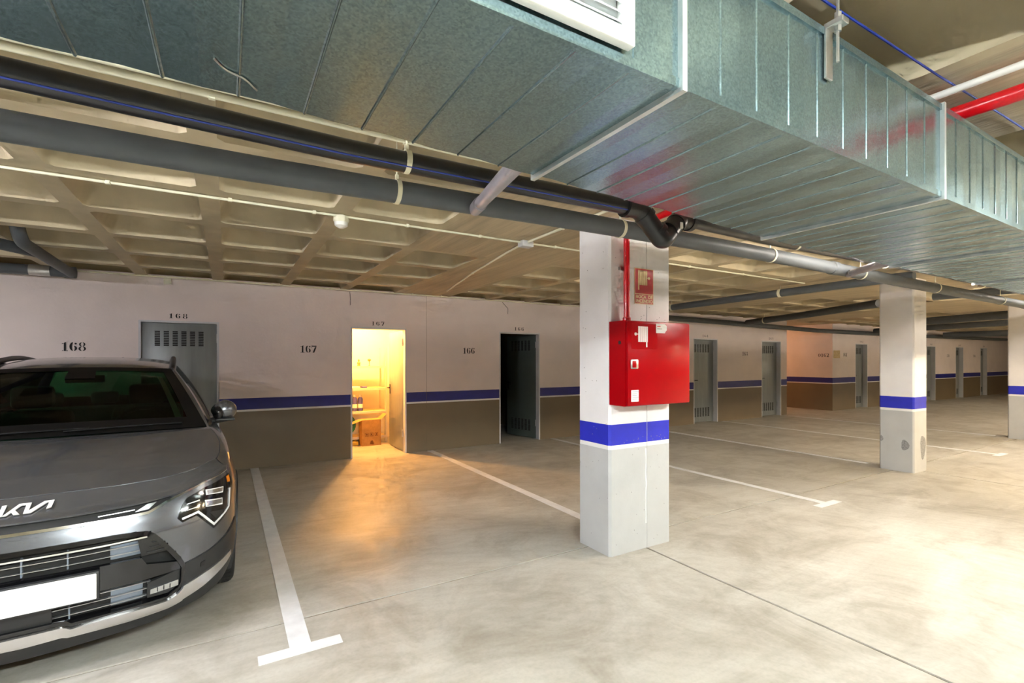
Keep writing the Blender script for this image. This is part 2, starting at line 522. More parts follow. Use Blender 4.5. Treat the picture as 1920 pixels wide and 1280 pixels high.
for a, b, n in DOORS:
    numeral(n, (a + b) / 2 - .02, WY - .002, 2.095, .062, wb, wide=1.25, gap=.35)
for n, x in (('168', -1.585), ('167', 1.04), ('166', 3.655), ('165', 6.27), ('164', 8.9), ('163', 11.5)):
    numeral(n, x, WY - .002, 1.68, .105, wb)
bx('wall_joint', (2.871, WY - .001, 0), (2.875, WY, ZC), 'joint', wb)
wf = structure('wall_far')
B2 = 7.58
D2 = [(16.93, 17.70), (19.56, 20.33), (22.16, 22.93), (24.86, 25.63), (27.50, 28.27)]
xs = 15.57
for a, b in D2:
    run(wf, (xs, B2), (a, B2 + TH_)); run(wf, (a, B2), (b, B2 + TH_), z0=DT); xs = b
run(wf, (xs, B2), (34, B2 + TH_)); run(wf, (15.57, B2 + TH_), (15.73, 11.2))
for k, x in enumerate((16.3, 18.95, 21.55, 24.1, 26.8)):
    numeral(str(162 - k), x, B2 - .002, 1.68, .105, wf)
for k, (a, b) in enumerate(D2): numeral(str(162 - k), (a + b) / 2, B2 - .002, 2.095, .062, wf, wide=1.25, gap=.35)
numeral('0162', 15.568, B2 + .25, 1.66, .105, wf, face='-x')
wp = structure('wall_passage'); run(wp, (13.2, 11.2), (15.8, 11.36))
wn = structure('wall_near'); run(wn, (-8, -9.16), (34, -9))
wl = structure('wall_left'); run(wl, (-8.16, -9.16), (-8, 13))
wr = structure('wall_right'); run(wr, (34, -9.16), (34.16, 13))

# ------------------------------------------------------------------ doors
def make_door(n, a, b, y, ang=0.0, leafmat='door_steel', recess=.12, lower=True, detail=True, label=None, slots=True):
    d = structure('door_%d' % n)
    if label: d['label'] = label
    w = b - a; ft = .024
    f = MB()
    f.box((a, y - .004, 0), (a + ft, y + TH_, DT)); f.box((b - ft, y - .004, 0), (b, y + TH_, DT)); f.box((a + ft, y - .004, DT - ft), (b - ft, y + TH_, DT))
    f.build('door_frame', 'door_frame', d)
    lw = w - 2 * ft - .006; lt = .04; hx, hy = b - ft - .003, y + recess
    # leaf built closed, hinge at right (hx,hy), then turned inwards
    M = Matrix.Translation((hx, hy, 0)) @ Matrix.Rotation(-ang, 4, 'Z')
    def P(mb): mb.v = [M @ v for v in mb.v]; return mb
    P(MB().bbox((-lw, 0, .012), (0, lt, DT - ft - .004), .004)).build('door_leaf', leafmat, d, 40)
    def vents(z0, z1, rows):
        for k in range(6):
            gx = -lw * (.80 - .116 * k)
            for r in range(rows):
                zz = z0 + (z1 - z0) * (r + .5) / rows
                yield gx, zz, (z1 - z0) / rows
    for (z0, z1, rows) in (((1.70, 1.90, 9),) + (((.14, .36, 9),) if lower else ())) if slots else ():
        mb = {}
        for gx, zz, h in vents(z0, z1, rows):
            mb.setdefault(gx, MB()).box((gx - .028, -.003, zz - h * .36), (gx + .028, .0, zz + h * .36))
        for gx, q in mb.items(): P(q).build('vent_slots', 'slot', d)
    h = MB(); hz_ = 1.03
    h.bbox((-lw + .035, -.008, hz_ - .11), (-lw + .075, 0, hz_ + .06), .003)
    h.tube([(-lw + .055, -.008, hz_), (-lw + .055, -.05, hz_), (-lw + .075, -.055, hz_), (-lw + .19, -.055, hz_)], .010, 8)
    P(h).build('handle', 'black_plastic', d, 40)
    if detail:
        for zz in (.25, 1.75):
            P(MB().tube([(.006, -.012, zz), (.006, -.012, zz + .12)], .010, 8)).build('hinge', 'steel', d, 40)
    return d
make_door(1, *DOORS[0][:2], WY, lower=False, recess=.03, label='closed grey steel door 168 with louvred slots behind the car')
make_door(2, *DOORS[1][:2], WY, ang=R(91), recess=.10, slots=False, label='open steel door 167 of the lit storeroom')
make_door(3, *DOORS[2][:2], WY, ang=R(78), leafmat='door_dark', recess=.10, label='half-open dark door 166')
for k, (a, b, n) in enumerate(DOORS[4:]):
    make_door(4 + k, a, b, WY, recess=.11, label='closed grey steel door %s with slots top and bottom' % n)
for k, (a, b) in enumerate(D2):
    make_door(6 + k, a, b, B2, recess=.12, detail=False, label='closed grey door far along the second wall')

make_door(11, *DOORS[3][:2], WY, recess=.11, label='closed grey steel door 165 hidden behind the wide column')
# rooms behind the open doors
def room(nm, x0, x1, y1, m):
    o = structure(nm)
    y0 = WY + TH_
    bx('side_wall', (x0 - .1, y0, 0), (x0, y1, 2.5), m, o); bx('side_wall', (x1, y0, 0), (x1 + .1, y1, 2.5), m, o)
    bx('rear_wall', (x0 - .1, y1, 0), (x1 + .1, y1 + .1, 2.5), m, o); bx('room_ceiling', (x0 - .1, y0, 2.5), (x1 + .1, y1 + .1, 2.58), m, o)
room('wall_storeroom', 1.2, 3.1, 9.55, 'store_wall')
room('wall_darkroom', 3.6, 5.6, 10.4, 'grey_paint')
# ------------------------------------------------------------------ columns
def column(x0, x1, y0, y1, label, scuffs=()):
    c = thing('concrete_column', label, 'column', ((x0 + x1) / 2, (y0 + y1) / 2, 0), 0, 'square columns along the parking bays')
    hx, hy = (x1 - x0) / 2, (y1 - y0) / 2
    def sec(nm, a, b, m, e=0.0):
        ch = .018
        X, Y_ = hx + e, hy + e
        poly = [(-X + ch, -Y_), (X - ch, -Y_), (X, -Y_ + ch), (X, Y_ - ch), (X - ch, Y_), (-X + ch, Y_), (-X, Y_ - ch), (-X, -Y_ + ch)]
        MB().prism(poly, 'z', a, b).build(nm, m, c)
    sec('lower_shaft', 0, .818, 'col_grey_lit'); sec('white_band', .818, .85, 'white_line'); sec('blue_band', .85, 1.01, 'col_blue_lit'); sec('upper_shaft', 1.01, ZC, 'col_white')
    return c, hx, hy
col1, hx1, hy1 = column(2.515, 3.18, 2.80, 3.18, 'wide white column with blue band carrying the red hose cabinet')
# drip of paint down the joint on the wide face, mortar seam, chips
MB().tube([(.06, -hy1 - .001, z) for z in (0.0, .5, 1.2, 1.8, 2.55)], .0022, 6).build('seam', 'col_grey_lit', col1)
MB().tube(curve([(.045, -hy1, .80), (.048, -hy1, .7), (.043, -hy1, .6), (.05, -hy1, .52), (.044, -hy1, .40), (.047, -hy1, .2)], 5), .007, 6).build('paint_drip', 'white_line', col1, 60)
ch = MB()
for k in range(46):
    px_, pz_ = random.uniform(-.28, .30), random.choice([random.uniform(.05, .8), random.uniform(.86, .90), random.uniform(1.82, 1.87), random.uniform(1.9, 2.3)])
    ch.lathe([(.0035, -.0), (.0035, -.001)], 6, (px_, -hy1 - .0005, pz_), 'y')
for k in range(26):
    ch.lathe([(.0035, -.0), (.0035, -.001)], 6, (-hx1 - .0003, random.uniform(-.17, .17), random.uniform(.1, 2.4)), 'x')
ch.build('chips', 'scuff', col1)
col2, hx2, hy2 = column(7.85, 8.25, 2.82, 3.22, 'slim white column with blue band and grey scuffs low down, right of the cabinet column')
for (px_, py_, pz_, rx, rz_, ax) in ((-hx2, -.10, .36, .045, .07, 'x'), (.07, -hy2, .33, .085, .16, 'y'), (-hx2, .17, .42, .02, .04, 'x')):
    q = []
    for k in range(18):
        a = 2 * math.pi * k / 18; rr_ = 1 + .12 * math.sin(3 * a + px_ * 9)
        q.append((px_ - .001, py_ + rx * rr_ * math.cos(a), pz_ + rz_ * rr_ * math.sin(a)) if ax == 'x' else (px_ + rx * rr_ * math.cos(a), py_ - .001, pz_ + rz_ * rr_ * math.sin(a)))
    MB().add(q, [tuple(range(18))]).build('scuff_mark', 'scuff', col2)
column(12.95, 13.35, 2.78, 3.18, 'far white column with blue band at the right edge')

# ------------------------------------------------------------------ parking lines
def parking_line(x, w, y0, y1, label, cross=None):
    t = thing('parking_line', label, 'floor marking', (x, y0, 0), 0, 'white bay lines on the floor')
    bx('stripe', (-w / 2, 0.0, .0005), (w / 2, y1 - y0, .003), 'line_paint', t)
    if cross: bx('crossbar', (-cross / 2, -.085, .0005), (cross / 2, 0, .003), 'line_paint', t)
parking_line(.333, .105, 2.77, WY - .01, 'white bay line with a crossbar end beside the car', .40)
parking_line(2.93, .10, 3.4, WY - .01, 'white bay line running from the wall to the column with the cabinet')
parking_line(5.42, .09, 2.73, WY - .01, 'white bay line with a crossbar end between the two columns', .40)
parking_line(8.05, .09, 3.45, WY - .01, 'white bay line running up to the scuffed column')
parking_line(10.6, .09, 2.73, WY - .01, 'white bay line with a crossbar end beyond the scuffed column', .40)
parking_line(13.15, .09, 3.4, WY - .2, 'white bay line running up to the far column at the right')

# ------------------------------------------------------------------ air duct
ad = thing('air_duct', 'galvanised rectangular air duct crossing the ceiling in front', 'duct', (0, 0, 0))
ZD0, ZD1, DF = 2.073, 2.383, .695
def back(x): return min(1.195 + .068 * x, 1.36) if x > 0 else 1.195 + .01 * x
JO = [-3.17 - 1.33, -3.17, -1.84, -.51, .82, 2.15] + [2.15 + 1.33 * k for k in range(1, 15)]
for k in range(len(JO) - 1):
    a, b = JO[k], JO[k + 1]
    # flange frame at the joint, proud of the sheet
    e = .013; fl_ = MB()
    for (dx0, dx1, ee) in ((-.007, .007, e),):
        bk = back(a)
        fl_.box((a + dx0, DF - ee, ZD0 - ee), (a + dx1, bk + ee, ZD0 + .004)); fl_.box((a + dx0, DF - ee, ZD1 - .004), (a + dx1, bk + ee, ZD1 + ee))
        fl_.box((a + dx0, DF - ee, ZD0 + .004), (a + dx1, DF + .004, ZD1 - .004)); fl_.box((a + dx0, bk - .004, ZD0 + .004), (a + dx1, bk + ee, ZD1 - .004))
    sec = fl_.build('flange', 'flange_steel', ad)
    n = 10
    for i in range(n):
        x0, x1 = a + (b - a) * i / n, a + (b - a) * (i + 1) / n
        # each strip of sheet is cambered a little between its creases
        rows = []
        prof = [(0, .0028), (.012, .0024), (.03, 0), (.5, .0015 * (1 if i % 2 else -1)), (.97, 0), (.988, .0024), (1, .0028)]
        m_ = len(prof) - 1
        for t, d in prof:
            x = x0 + (x1 - x0) * t
            rows.append([(x, DF - d, ZD0 - d), (x, back(x) + d, ZD0 - d), (x, back(x) + d, ZD1 + d), (x, DF - d, ZD1 + d)])
        v = [p for r_ in rows for p in r_]; f = []
        for q in range(m_):
            for s_ in range(4): f.append((q * 4 + s_, q * 4 + (s_ + 1) % 4, q * 4 + 4 + (s_ + 1) % 4, q * 4 + 4 + s_))
        obj('sheet_panel', v, f, 'galv', sec)
# seam lip along the lower front edge
MB().box((-4.5, DF - .004, ZD0 - .004), (19.5, DF + .012, ZD0 + .016)).build('edge_seam', 'galv', ad)
MB().box((-4.5, DF - .006, ZD1 - .012), (19.5, DF + .012, ZD1 + .008)).build('edge_seam', 'galv', ad)
# scratch of bare metal on the underside
MB().tube(curve([(-.02, 1.07, ZD0 - .003), (.0, 1.10, ZD0 - .003), (.03, 1.115, ZD0 - .003), (.055, 1.15, ZD0 - .003)], 5), .0022, 6).build('scratch', 'steel', ad)
# hangers: threaded rod, bracket
for hx_ in (1.395, 4.05, 6.7, -1.2):
    MB().tube([(hx_, DF - .03, 2.29), (hx_, DF - .03, ZC)], .004, 8).build('hanger_rod', 'steel', ad)
    b_ = MB().bbox((hx_ - .017, DF - .010, 2.255), (hx_ + .017, DF - .003, 2.40), .002); b_.bbox((hx_ - .017, DF - .05, 2.385), (hx_ + .017, DF - .004, 2.40), .002); b_.tube([(hx_, DF - .03, 2.37), (hx_, DF - .03, 2.42)], .009, 6)
    b_.build('hanger_bracket', 'steel', ad)
# supply grille on the aisle face
gr = thing('air_grille', 'white louvred ventilation grille on the side of the duct', 'grille', (.28, DF - .008, 2.092))
gw, gh = .385, .27
fr = MB()
fr.bbox((-gw, -.02, 0), (gw, 0, .03), .003); fr.bbox((-gw, -.02, gh - .03), (gw, 0, gh), .003); fr.bbox((-gw, -.02, .026), (-gw + .03, 0, gh - .026), .003); fr.bbox((gw - .03, -.02, .026), (gw, 0, gh - .026), .003)
fr.build('grille_frame', 'white_enamel', gr, 40)
for k in range(11):
    z = .036 + k * .0185
    MB().add([(-gw + .026, -.016, z), (gw - .026, -.016, z), (gw - .026, -.002, z + .014), (-gw + .026, -.002, z + .014), (-gw + .026, -.016, z + .003), (gw - .026, -.016, z + .003), (gw - .026, -.002, z + .017), (-gw + .026, -.002, z + .017)],
             [(0, 1, 2, 3), (4, 5, 6, 7), (0, 1, 5, 4), (1, 2, 6, 5), (2, 3, 7, 6), (3, 0, 4, 7)]).build('slat', 'louvre', gr)
bx('backing', (-gw + .02, -.001, .02), (gw - .02, 0.002, gh - .02), 'louvre', gr)

# ------------------------------------------------------------------ pipes under the ceiling
def clamp(parent, x, y, z, r, m='steel', top=ZC - .003):
    mb = MB().lathe([(r + .001, -.011), (r + .005, -.011), (r + .005, .011), (r + .001, .011)], 20, (x, y, z), 'x', cap=False)
    mb.bbox((x - .009, y - .004, z + r), (x + .009, y + .004, z + r + .03), .002)
    mb.tube([(x, y, z + r + .02), (x, y, top)], .004, 6)
    return mb.build('pipe_clamp', m, parent, 40)
gp = thing('drain_pipe', 'thick grey plastic drain pipe running under the ceiling from the left edge', 'pipe', (0, 0, 0))
GZ = [(-6, 2.325), (-.7, 2.332), (.5, 2.344), (1.6, 2.364), (2.8, 2.372), (4.0, 2.376), (5.5, 2.362), (9, 2.345), (20, 2.33)]
def gz(x):
    for (a, b), (c, d) in zip(GZ, GZ[1:]):
        if a <= x <= c: return b + (d - b) * (x - a) / (c - a)
    return GZ[-1][1]
PYG = 2.38; RG = .056
MB().tube(curve([(x, PYG, z) for x, z in GZ], 5), RG, 24).build('pipe', 'grey_pvc', gp, 60)
for x in (-1.6, .735, 2.23, 3.9, 5.42, 7.2, 9.4): clamp(gp, x, PYG, gz(x), RG, 'pale_conduit')
for x in (-2.4, 4.9, 10.5):
    MB().lathe([(RG + .0005, -.05), (RG + .006, -.045), (RG + .006, .045), (RG + .0005, .05)], 24, (x, PYG, gz(x)), 'x', False).build('coupling', 'grey_pvc', gp, 40)
for (x, bxk, zt) in ((1.165, .80, 2.20), (5.17, 3.9, 2.20)):
    A = Vector((x, PYG - .01, gz(x) - .03)); B = Vector((bxk, 1.30, 2.135)) if x < 2 else Vector((3.65, 1.40, 2.14))
    d = (B - A).normalized()
    q = MB().tube([A, B], .030, 18); q.tube([A, A + d * .22], .0355, 18)
    q.build('branch_pipe', 'grey_pvc_light', gp, 60)
bp_ = thing('black_pipe', 'black plastic water pipe with dipping elbows under the duct edge', 'pipe', (0, 0, 0))
PYB = 2.0; RB = .044
MB().tube([(-6, PYB, 2.36), (-.55, PYB, 2.357), (.4, PYB, 2.342), (1.0, PYB, 2.348), (1.93, PYB, 2.36)], RB, 22).build('pipe', 'black_pipe', bp_, 60)
MB().tube([(-6, PYB - .034, 2.36 - .030), (-.55, PYB - .034, 2.357 - .030), (.4, PYB - .034, 2.342 - .030), (1.9, PYB - .034, 2.36 - .030)], .0035, 6).build('blue_stripe', 'bright_blue', bp_)
el = MB().tube([(1.90, PYB, 2.36), (1.965, PYB, 2.36)] + elbow((1.94, PYB, 2.36), (2.02, PYB, 2.36), (2.17, PYB - .02, 2.215), .04) + elbow((2.02, PYB, 2.36), (2.185, PYB - .02, 2.195), (2.36, PYB, 2.35), .035) + elbow((2.19, PYB, 2.215), (2.355, PYB, 2.352), (2.5, PYB, 2.352), .04) + [(2.46, PYB, 2.352)], RB + .010, 22)
el.build('elbow', 'black_plastic', bp_, 60)
for (p, d) in (((1.92, PYB, 2.36), (1, 0, 0)), ((2.06, PYB - .006, 2.325), (.77, -.1, -.63)), ((2.15, PYB - .015, 2.248), (.77, -.1, -.63)), ((2.25, PYB - .012, 2.268), (.76, .1, .62)), ((2.33, PYB, 2.33), (.76, .1, .62)), ((2.44, PYB, 2.352), (1, 0, 0))):
    p = Vector(p); d = Vector(d).normalized() * .016
    MB().tube([p - d, p + d], RB + .016, 22).build('socket_collar', 'black_plastic', bp_, 40)
bx('pipe_label', (2.285, PYB - .0665, 2.275), (2.305, PYB - .062, 2.31), 'sticker', bp_)
MB().tube([(2.46, PYB, 2.352), (3.3, PYB, 2.345), (5.9, PYB, 2.372), (20, PYB, 2.36)], .036, 22).build('pipe', 'black_pipe', bp_, 60)
for x in (-1.6, .66): clamp(bp_, x, PYB, 2.347, RB, 'pale_conduit')
for x in (3.6, 5.0, 7.3, 9.8): clamp(bp_, x, PYB, 2.352, .036, 'pale_conduit')
def conduit(label, pts, r, m, saddles=(), name='conduit', cat='conduit', grp='electrical conduits on the ceiling'):
    t = thing(name, label, cat, (0, 0, 0), 0, grp)
    MB().tube(pts, r, 10).build('tube', m, t, 60)
    for s in saddles:
        MB().bbox((s[0] - .012, s[1] - .012, s[2] - r - .003), (s[0] + .012, s[1] + .012, ZC - .002), .002).build('saddle', m, t)
    return t
cz = 2.572
conduit('pale conduit beside the duct, nearer the duct edge', [(-6, 2.205, cz), (20, 2.205, cz)], .020, 'pale_conduit', [(x, 2.205, cz) for x in (-1.0, .55, 1.6, 2.9)])
conduit('pale conduit beside the duct, nearer the black pipe', [(-6, 2.285, cz), (20, 2.285, cz)], .017, 'pale_conduit', [(x, 2.285, cz) for x in (-1.0, -.05, .75, 1.9, 3.2)])
conduit('thin pale conduit along a ceiling rib through the smoke detector', [(-6, 3.77, ZC - .014), (6.85, 3.77, ZC - .014), (7.0, 3.77, ZC - .014)], .009, 'pale_conduit', [(x, 3.77, ZC - .014) for x in (-1.2, -.62, .02, .55, 1.25, 1.9, 2.7, 3.6, 4.6, 5.6)])
conduit('pale conduit across the boarded soffit beside the wide column', [(2.37, 3.818, ZC - .014), (2.42, 4.2, ZC - .014), (2.62, 5.4, ZC - .014), (2.95, 7.0, ZC - .014)], .011, 'pale_conduit', [(2.62, 5.4, ZC - .014)])
conduit('short pale conduit from the junction box towards the drain pipe', [(2.37, 2.40, ZC - .014), (2.37, 3.722, ZC - .014)], .011, 'pale_conduit', [(2.37, 3.2, ZC - .014)])
conduit('thin conduit along the top of the store-room wall', [(-6, WY - .10, ZC - .02), (7.4, WY - .10, ZC - .02)], .011, 'pale_conduit', [(x, WY - .10, ZC - .02) for x in (-.45, .55, 1.35, 2.6, 3.1, 4.3, 5.1)])
conduit('white conduit crossing the ceiling in the upper right corner', [(2.47, -4, 2.565), (2.47, 2.6, 2.565)], .014, 'white_conduit', [])
jb = bx('junction_box', (2.31, 3.725, ZC - .055), (2.43, 3.815, ZC), 'door_frame', None, .006)
tag(jb, 'small grey junction box on the ceiling conduit left of the wide column', 'junction box')
sd = thing('smoke_detector', 'round cream smoke detector hanging below the thin conduit', 'detector', (.745, 3.80, ZC - .10))
MB().lathe([(.0, .09), (.055, .09), (.058, .06), (.05, .045)], 24, cap=False).build('base', 'pale_conduit', sd, 50)
MB().lathe([(.05, .05), (.046, .02), (.02, .004), (.0, .002)], 24, cap=False).build('chamber', 'white_conduit', sd, 50)
MB().tube([(0, 0, .085), (0, 0, .10)], .03, 12).build('mount', 'pale_conduit', sd)
jb2 = bx('wall_box', (-.70, WY - .06, 2.50), (-.62, WY, 2.575), 'pale_conduit', None, .005)
tag(jb2, 'small cream box at the top of the wall above door 168', 'junction box')
# red fire main
fm = thing('fire_pipe', 'red fire main crossing above the duct and dropping to the hose cabinet', 'pipe', (0, 0, 0))
XR = 2.645
MB().tube([(2.555, -6, 2.50), (2.555, 2.2, 2.50)], .03, 18).build('main', 'pipe_red', fm, 60)
MB().tube([(2.555, 2.2, 2.50)] + elbow((2.555, 2.3, 2.5), (XR, 2.752, 2.50), (XR, 2.752, 2.2), .10) + [(XR, 2.752, 1.805)], .0235, 18).build('riser', 'pipe_red', fm, 60)
MB().lathe([(.0245, 0), (.031, .003), (.031, .03), (.0245, .034)], 18, (XR, 2.752, 1.80)).build('union', 'pipe_red', fm, 40)
MB().box((XR - .04, 2.775, 2.20), (XR + .04, 2.80, 2.225)).build('bracket', 'steel', fm)
# other drain pipes
def drain(label, pts, r, clamps=(), m='grey_pvc'):
    t = thing('drain_pipe', label, 'pipe', (0, 0, 0), 0, 'grey drain pipes under the far ceiling')
    MB().tube(pts, r, 16).build('pipe', m, t, 60)
    for c in clamps:
        mb = MB().lathe([(r + .006, -.02), (r + .006, .02)], 16, (0, 0, 0), 'y', cap=True)
        mb.v = [v + Vector(c) for v in mb.v]
        mb.tube([(c[0], c[1], c[2] + r), (c[0], c[1], ZC - .004)], .005, 6)
        mb.build('pipe_clamp', 'pale_conduit', t, 40)
    return t
drain('grey drain pipe crossing the ceiling just right of the hose cabinet', [(6.97, 7.4, 2.44), (6.97, 6.0, 2.47), (6.97, 2.5, 2.50)], .055, [(6.97, 6.1, 2.47), (6.97, 4.1, 2.485)])
drain('grey drain pipe crossing the ceiling above doors 164 and 163', [(11.1, 7.36, 2.44), (10.55, 5.8, 2.46), (9.75, 4.0, 2.49)], .07, [(10.9, 6.79, 2.447)])
drain('long grey drain pipe along the top of the wall over doors 164 and 163', [(7.4, 7.52, 2.47), (11.2, 7.52, 2.42), (14.6, 7.52, 2.36), (20, 7.45, 2.36), (30, 7.4, 2.42)], .06)
drain('grey drain pipe crossing behind the scuffed column', [(9.6, 3.2, 2.50), (9.62, 1.75, 2.50)], .055)
drain('dark drain pipe crossing the ceiling before the far column, lower', [(14.9, 5.4, 2.46), (14.5, 3.2, 2.49)], .09)
drain('grey drain pipe crossing the ceiling far beyond the scuffed column', [(22.5, 7.22, 2.42), (23.5, 4.0, 2.45)], .10)
drain('grey drain pipe crossing far back over the second wall', [(17.5, 7.3, 2.42), (17.2, 3.8, 2.47)], .08)
lp = thing('waste_pipe', 'grey waste pipe with an elbow at the top of the wall, left edge', 'pipe', (0, 0, 0))
MB().tube([(-6, 7.52, 2.545), (-1.56, 7.52, 2.545)], .058, 20).build('pipe', 'grey_pvc', lp, 60)
MB().tube([(-1.63, 7.52, 2.545), (-1.53, 7.52, 2.545)], .066, 20).build('end_cap', 'grey_pvc', lp, 40)
MB().tube([(-1.75, 7.52, 2.545), (-1.93, 7.52, 2.545)], .064, 20).build('socket_collar', 'steel', lp, 40)
MB().tube([(-1.56, 7.46, 2.53)] + elbow((-1.56, 7.46, 2.53), (-1.52, 5.7, 2.53), (-1.52, 5.55, 2.75), .12) + [(-1.52, 5.55, 2.72)], .05, 18).build('branch_pipe', 'grey_pvc', lp, 60)
MB().tube([(-1.535, 6.2, 2.53), (-2.2, 5.2, 2.54), (-3.0, 4.6, 2.55)], .05, 18).build('side_branch', 'grey_pvc', lp, 60)
bc = thing('blue_cable', 'thin blue cable stapled along the ceiling at the upper right', 'cable', (0, 0, 0))
MB().tube([(1.2, .79, ZC - .009), (1.59, .782, ZC - .009), (2.353, .767, ZC - .009), (2.8, .751, ZC - .009), (3.242, .739, ZC - .009), (6, .70, ZC - .009)], .004, 6).build('cable', 'bright_blue', bc)
# drooping wire bracket on the wall
for k, (x, lab) in enumerate(((1.62, 'thin straight wire hanging from the wall top left of door 167'), (4.42, 'thin dark wire on a bracket at the wall top above the number 166'))):
    w_ = MB().tube([(x - .12 * k, WY - .06, 2.56), (x + .02, WY - .012, 2.46), (x + .02, WY - .004, 2.36)], .004, 6)
    tag(w_.build('hanging_wire', 'black_plastic'), lab, 'wire')
pp = bx('wall_patch', (15.62, B2 - .012, 1.57), (15.98, B2 - .001, 1.80), 'plaster_patch', None, .004)
tag(pp, 'square beige patch on the corner of the second wall', 'patch')

# ------------------------------------------------------------------ fire hose cabinet, sign
CF = 2.615
hc = thing('hose_cabinet', 'red fire hose cabinet hung on the wide column', 'cabinet', (2.845, 2.80, 1.165))
hw, hd, hh = .335, .185, .632
bd = MB()
bd.box((-hw, -hd + .012, 0), (-hw + .012, -.001, hh)); bd.box((hw - .012, -hd + .012, 0), (hw, -.001, hh)); bd.box((-hw + .012, -hd + .012, 0), (hw - .012, -.001, .012)); bd.box((-hw + .012, -hd + .012, hh - .012), (hw - .012, -.001, hh)); bd.box((-hw + .012, -.012, .012), (hw - .012, -.001, hh - .012))
bd.build('body', 'fire_red', hc)
dr = MB().bbox((-hw + .006, -hd - .012, .004), (hw - .002, -hd + .012, hh - .004), .006).build('cabinet_door', 'fire_red', hc, 40)
DY = -hd - .012
pnl = bx('symbol_panel', (-hw + .035, DY - .0015, .42), (-.03 - .0, DY, .612), 'sign_red', hc)
pnl.data.materials[0] = MATS['fire_red']
def reel(parent, x, y, z, s, m, flip=1, m2=None):
    """hose-reel pictogram: a drum of upright bars, hose end, valve"""
    mb = MB()
    for k in range(5): mb.box((x + (-.5 + .22 * k) * s, y, z), (x + (-.5 + .22 * k + .185) * s, y + .001, z + 1.25 * s))
    xe = x + (.38 if flip > 0 else -.5) * s
    mb.box((xe, y, z - .42 * s), (xe + .14 * s, y + .001, z))
    xv = x - flip * .78 * s
    mb.lathe([(.13 * s, 0), (.13 * s, .001)], 14, (xv, y, z + .62 * s), 'y'); mb.box((min(xv, x - flip * .5 * s), y, z + .59 * s), (max(xv, x - flip * .5 * s), y + .001, z + .65 * s))
    return mb.build('hose_pictogram', m, parent)
reel(hc, -.185, DY - .003, .475, .092, 'symbol_white')
lk = bx('lock_plate', (-hw + .025, DY - .014, .275), (-hw + .098, DY, .345), 'steel', hc, .008)
lk2 = bx('lock_window', (-hw + .034, DY - .017, .285), (-hw + .072, DY - .013, .335), 'fire_red', lk, .003)
st1 = MB().prism([(-.045, .545), (.05, .545), (.06, .56), (.072, .57), (.070, .60), (.05, .615), (-.045, .615)], 'y', DY - .002, DY).build('inspection_sticker', 'sticker', hc)
for zz, w0 in ((.592, .035), (.574, .05)): bx('sticker_print', (-.033, DY - .0028, zz), (-.033 + w0, DY - .002, zz + .007), 'sign_red' if zz > .58 else 'sticker_ink', st1)
st2 = bx('instruction_sticker', (-hw + .035, DY - .002, .035), (-hw + .108, DY, .12), 'sticker', hc)
for k in range(5): bx('sticker_print', (-hw + .045, DY - .0028, .052 + k * .013), (-hw + .075 + .02 * (k % 3 == 1) + .015, DY - .002, .056 + k * .013), 'sticker_ink', st2)
MB().lathe([(.014, 0), (.014, -.002)], 12, (-hw, -.115, .47), 'x').build('knockout', 'slot', hc)
sg = thing('fire_sign', 'red fire hose sign reading BOCA DE INCENDIO on the column', 'sign', (2.874, 2.7985, 1.952))
bx('sign_board', (-.103, -.004, 0), (.103, 0, .283), 'sign_cream', sg)
bx('picture_field', (-.098, -.0055, .083), (.098, -.004, .278), 'sign_red', sg)
bx('text_field', (-.098, -.0055, .004), (.098, -.004, .076), 'sign_red', sg)
reel(sg, -.022, -.0075, .150, .094, 'sign_cream', flip=-1)
for ln, zz in (('BOCA  DE', .056), ('INCENDIO', .022)):
    v, f = text_mesh(ln, .036, .0012)
    w_ = max(p[0] for p in v) - min(p[0] for p in v)
    obj('lettering', [(p[0] * .182 / w_, -.0068, p[1] * 1.0 + zz) for p in v], f, 'sign_cream', sg)

# ------------------------------------------------------------------ storeroom contents
sh = thing('shelving_unit', 'metal shelving unit in the lit storeroom', 'shelf', (1.95, 9.12, 0))
for x in (-.62, .60):
    for y in (-.18, .20): bx('upright', (x - .015, y - .015, 0), (x + .015, y + .015, 1.75), 'shelf_metal', sh)
for z in (.12, .58, 1.0, 1.40):
    s_ = bx('shelf', (-.62, -.19, z), (.60, .21, z + .012), 'shelf_board', sh)
    bx('shelf_edge', (-.62, -.20, z - .03), (.60, -.19, z + .012), 'shelf_metal', s_)
bxo = thing('cardboard_box', 'open cardboard box on the storeroom floor', 'box', (2.215, 8.79, 0))
MB().box((-.165, -.12, .0), (.165, .12, .46)).build('carton', 'cardboard', bxo)
MB().add([(-.165, -.12, .46), (-.165, .12, .46), (-.33, .10, .40), (-.33, -.12, .40)], [(0, 1, 2, 3)]).build('flap', 'cardboard', bxo)
MB().add([(.165, -.12, .46), (.165, .12, .46), (.27, .10, .55), (.27, -.12, .55)], [(0, 1, 2, 3)]).build('flap', 'cardboard', bxo)
for k in range(3):
    q = MB(); x = -.085 + .085 * k; t_ = .006
    q.box((x - .03, -.1215, .17), (x + .03, -.12, .17 + t_)); q.box((x - .03, -.1215, .225), (x + .03, -.12, .225 + t_)); q.box((x - .03, -.1215, .17), (x - .03 + t_, -.12, .23)); q.box((x + .03 - t_, -.1215, .17), (x + .03, -.12, .23)); q.box((x - .012, -.1215, .185), (x + .012, -.12, .215))
    q.build('handling_mark', 'cardboard_dark', bxo)
MB().prism([(-.03, .03), (.04, .02), (.03, .07), (.01, .10), (-.02, .075)], 'y', -.1215, -.12).build('stain', 'cardboard_dark', bxo)
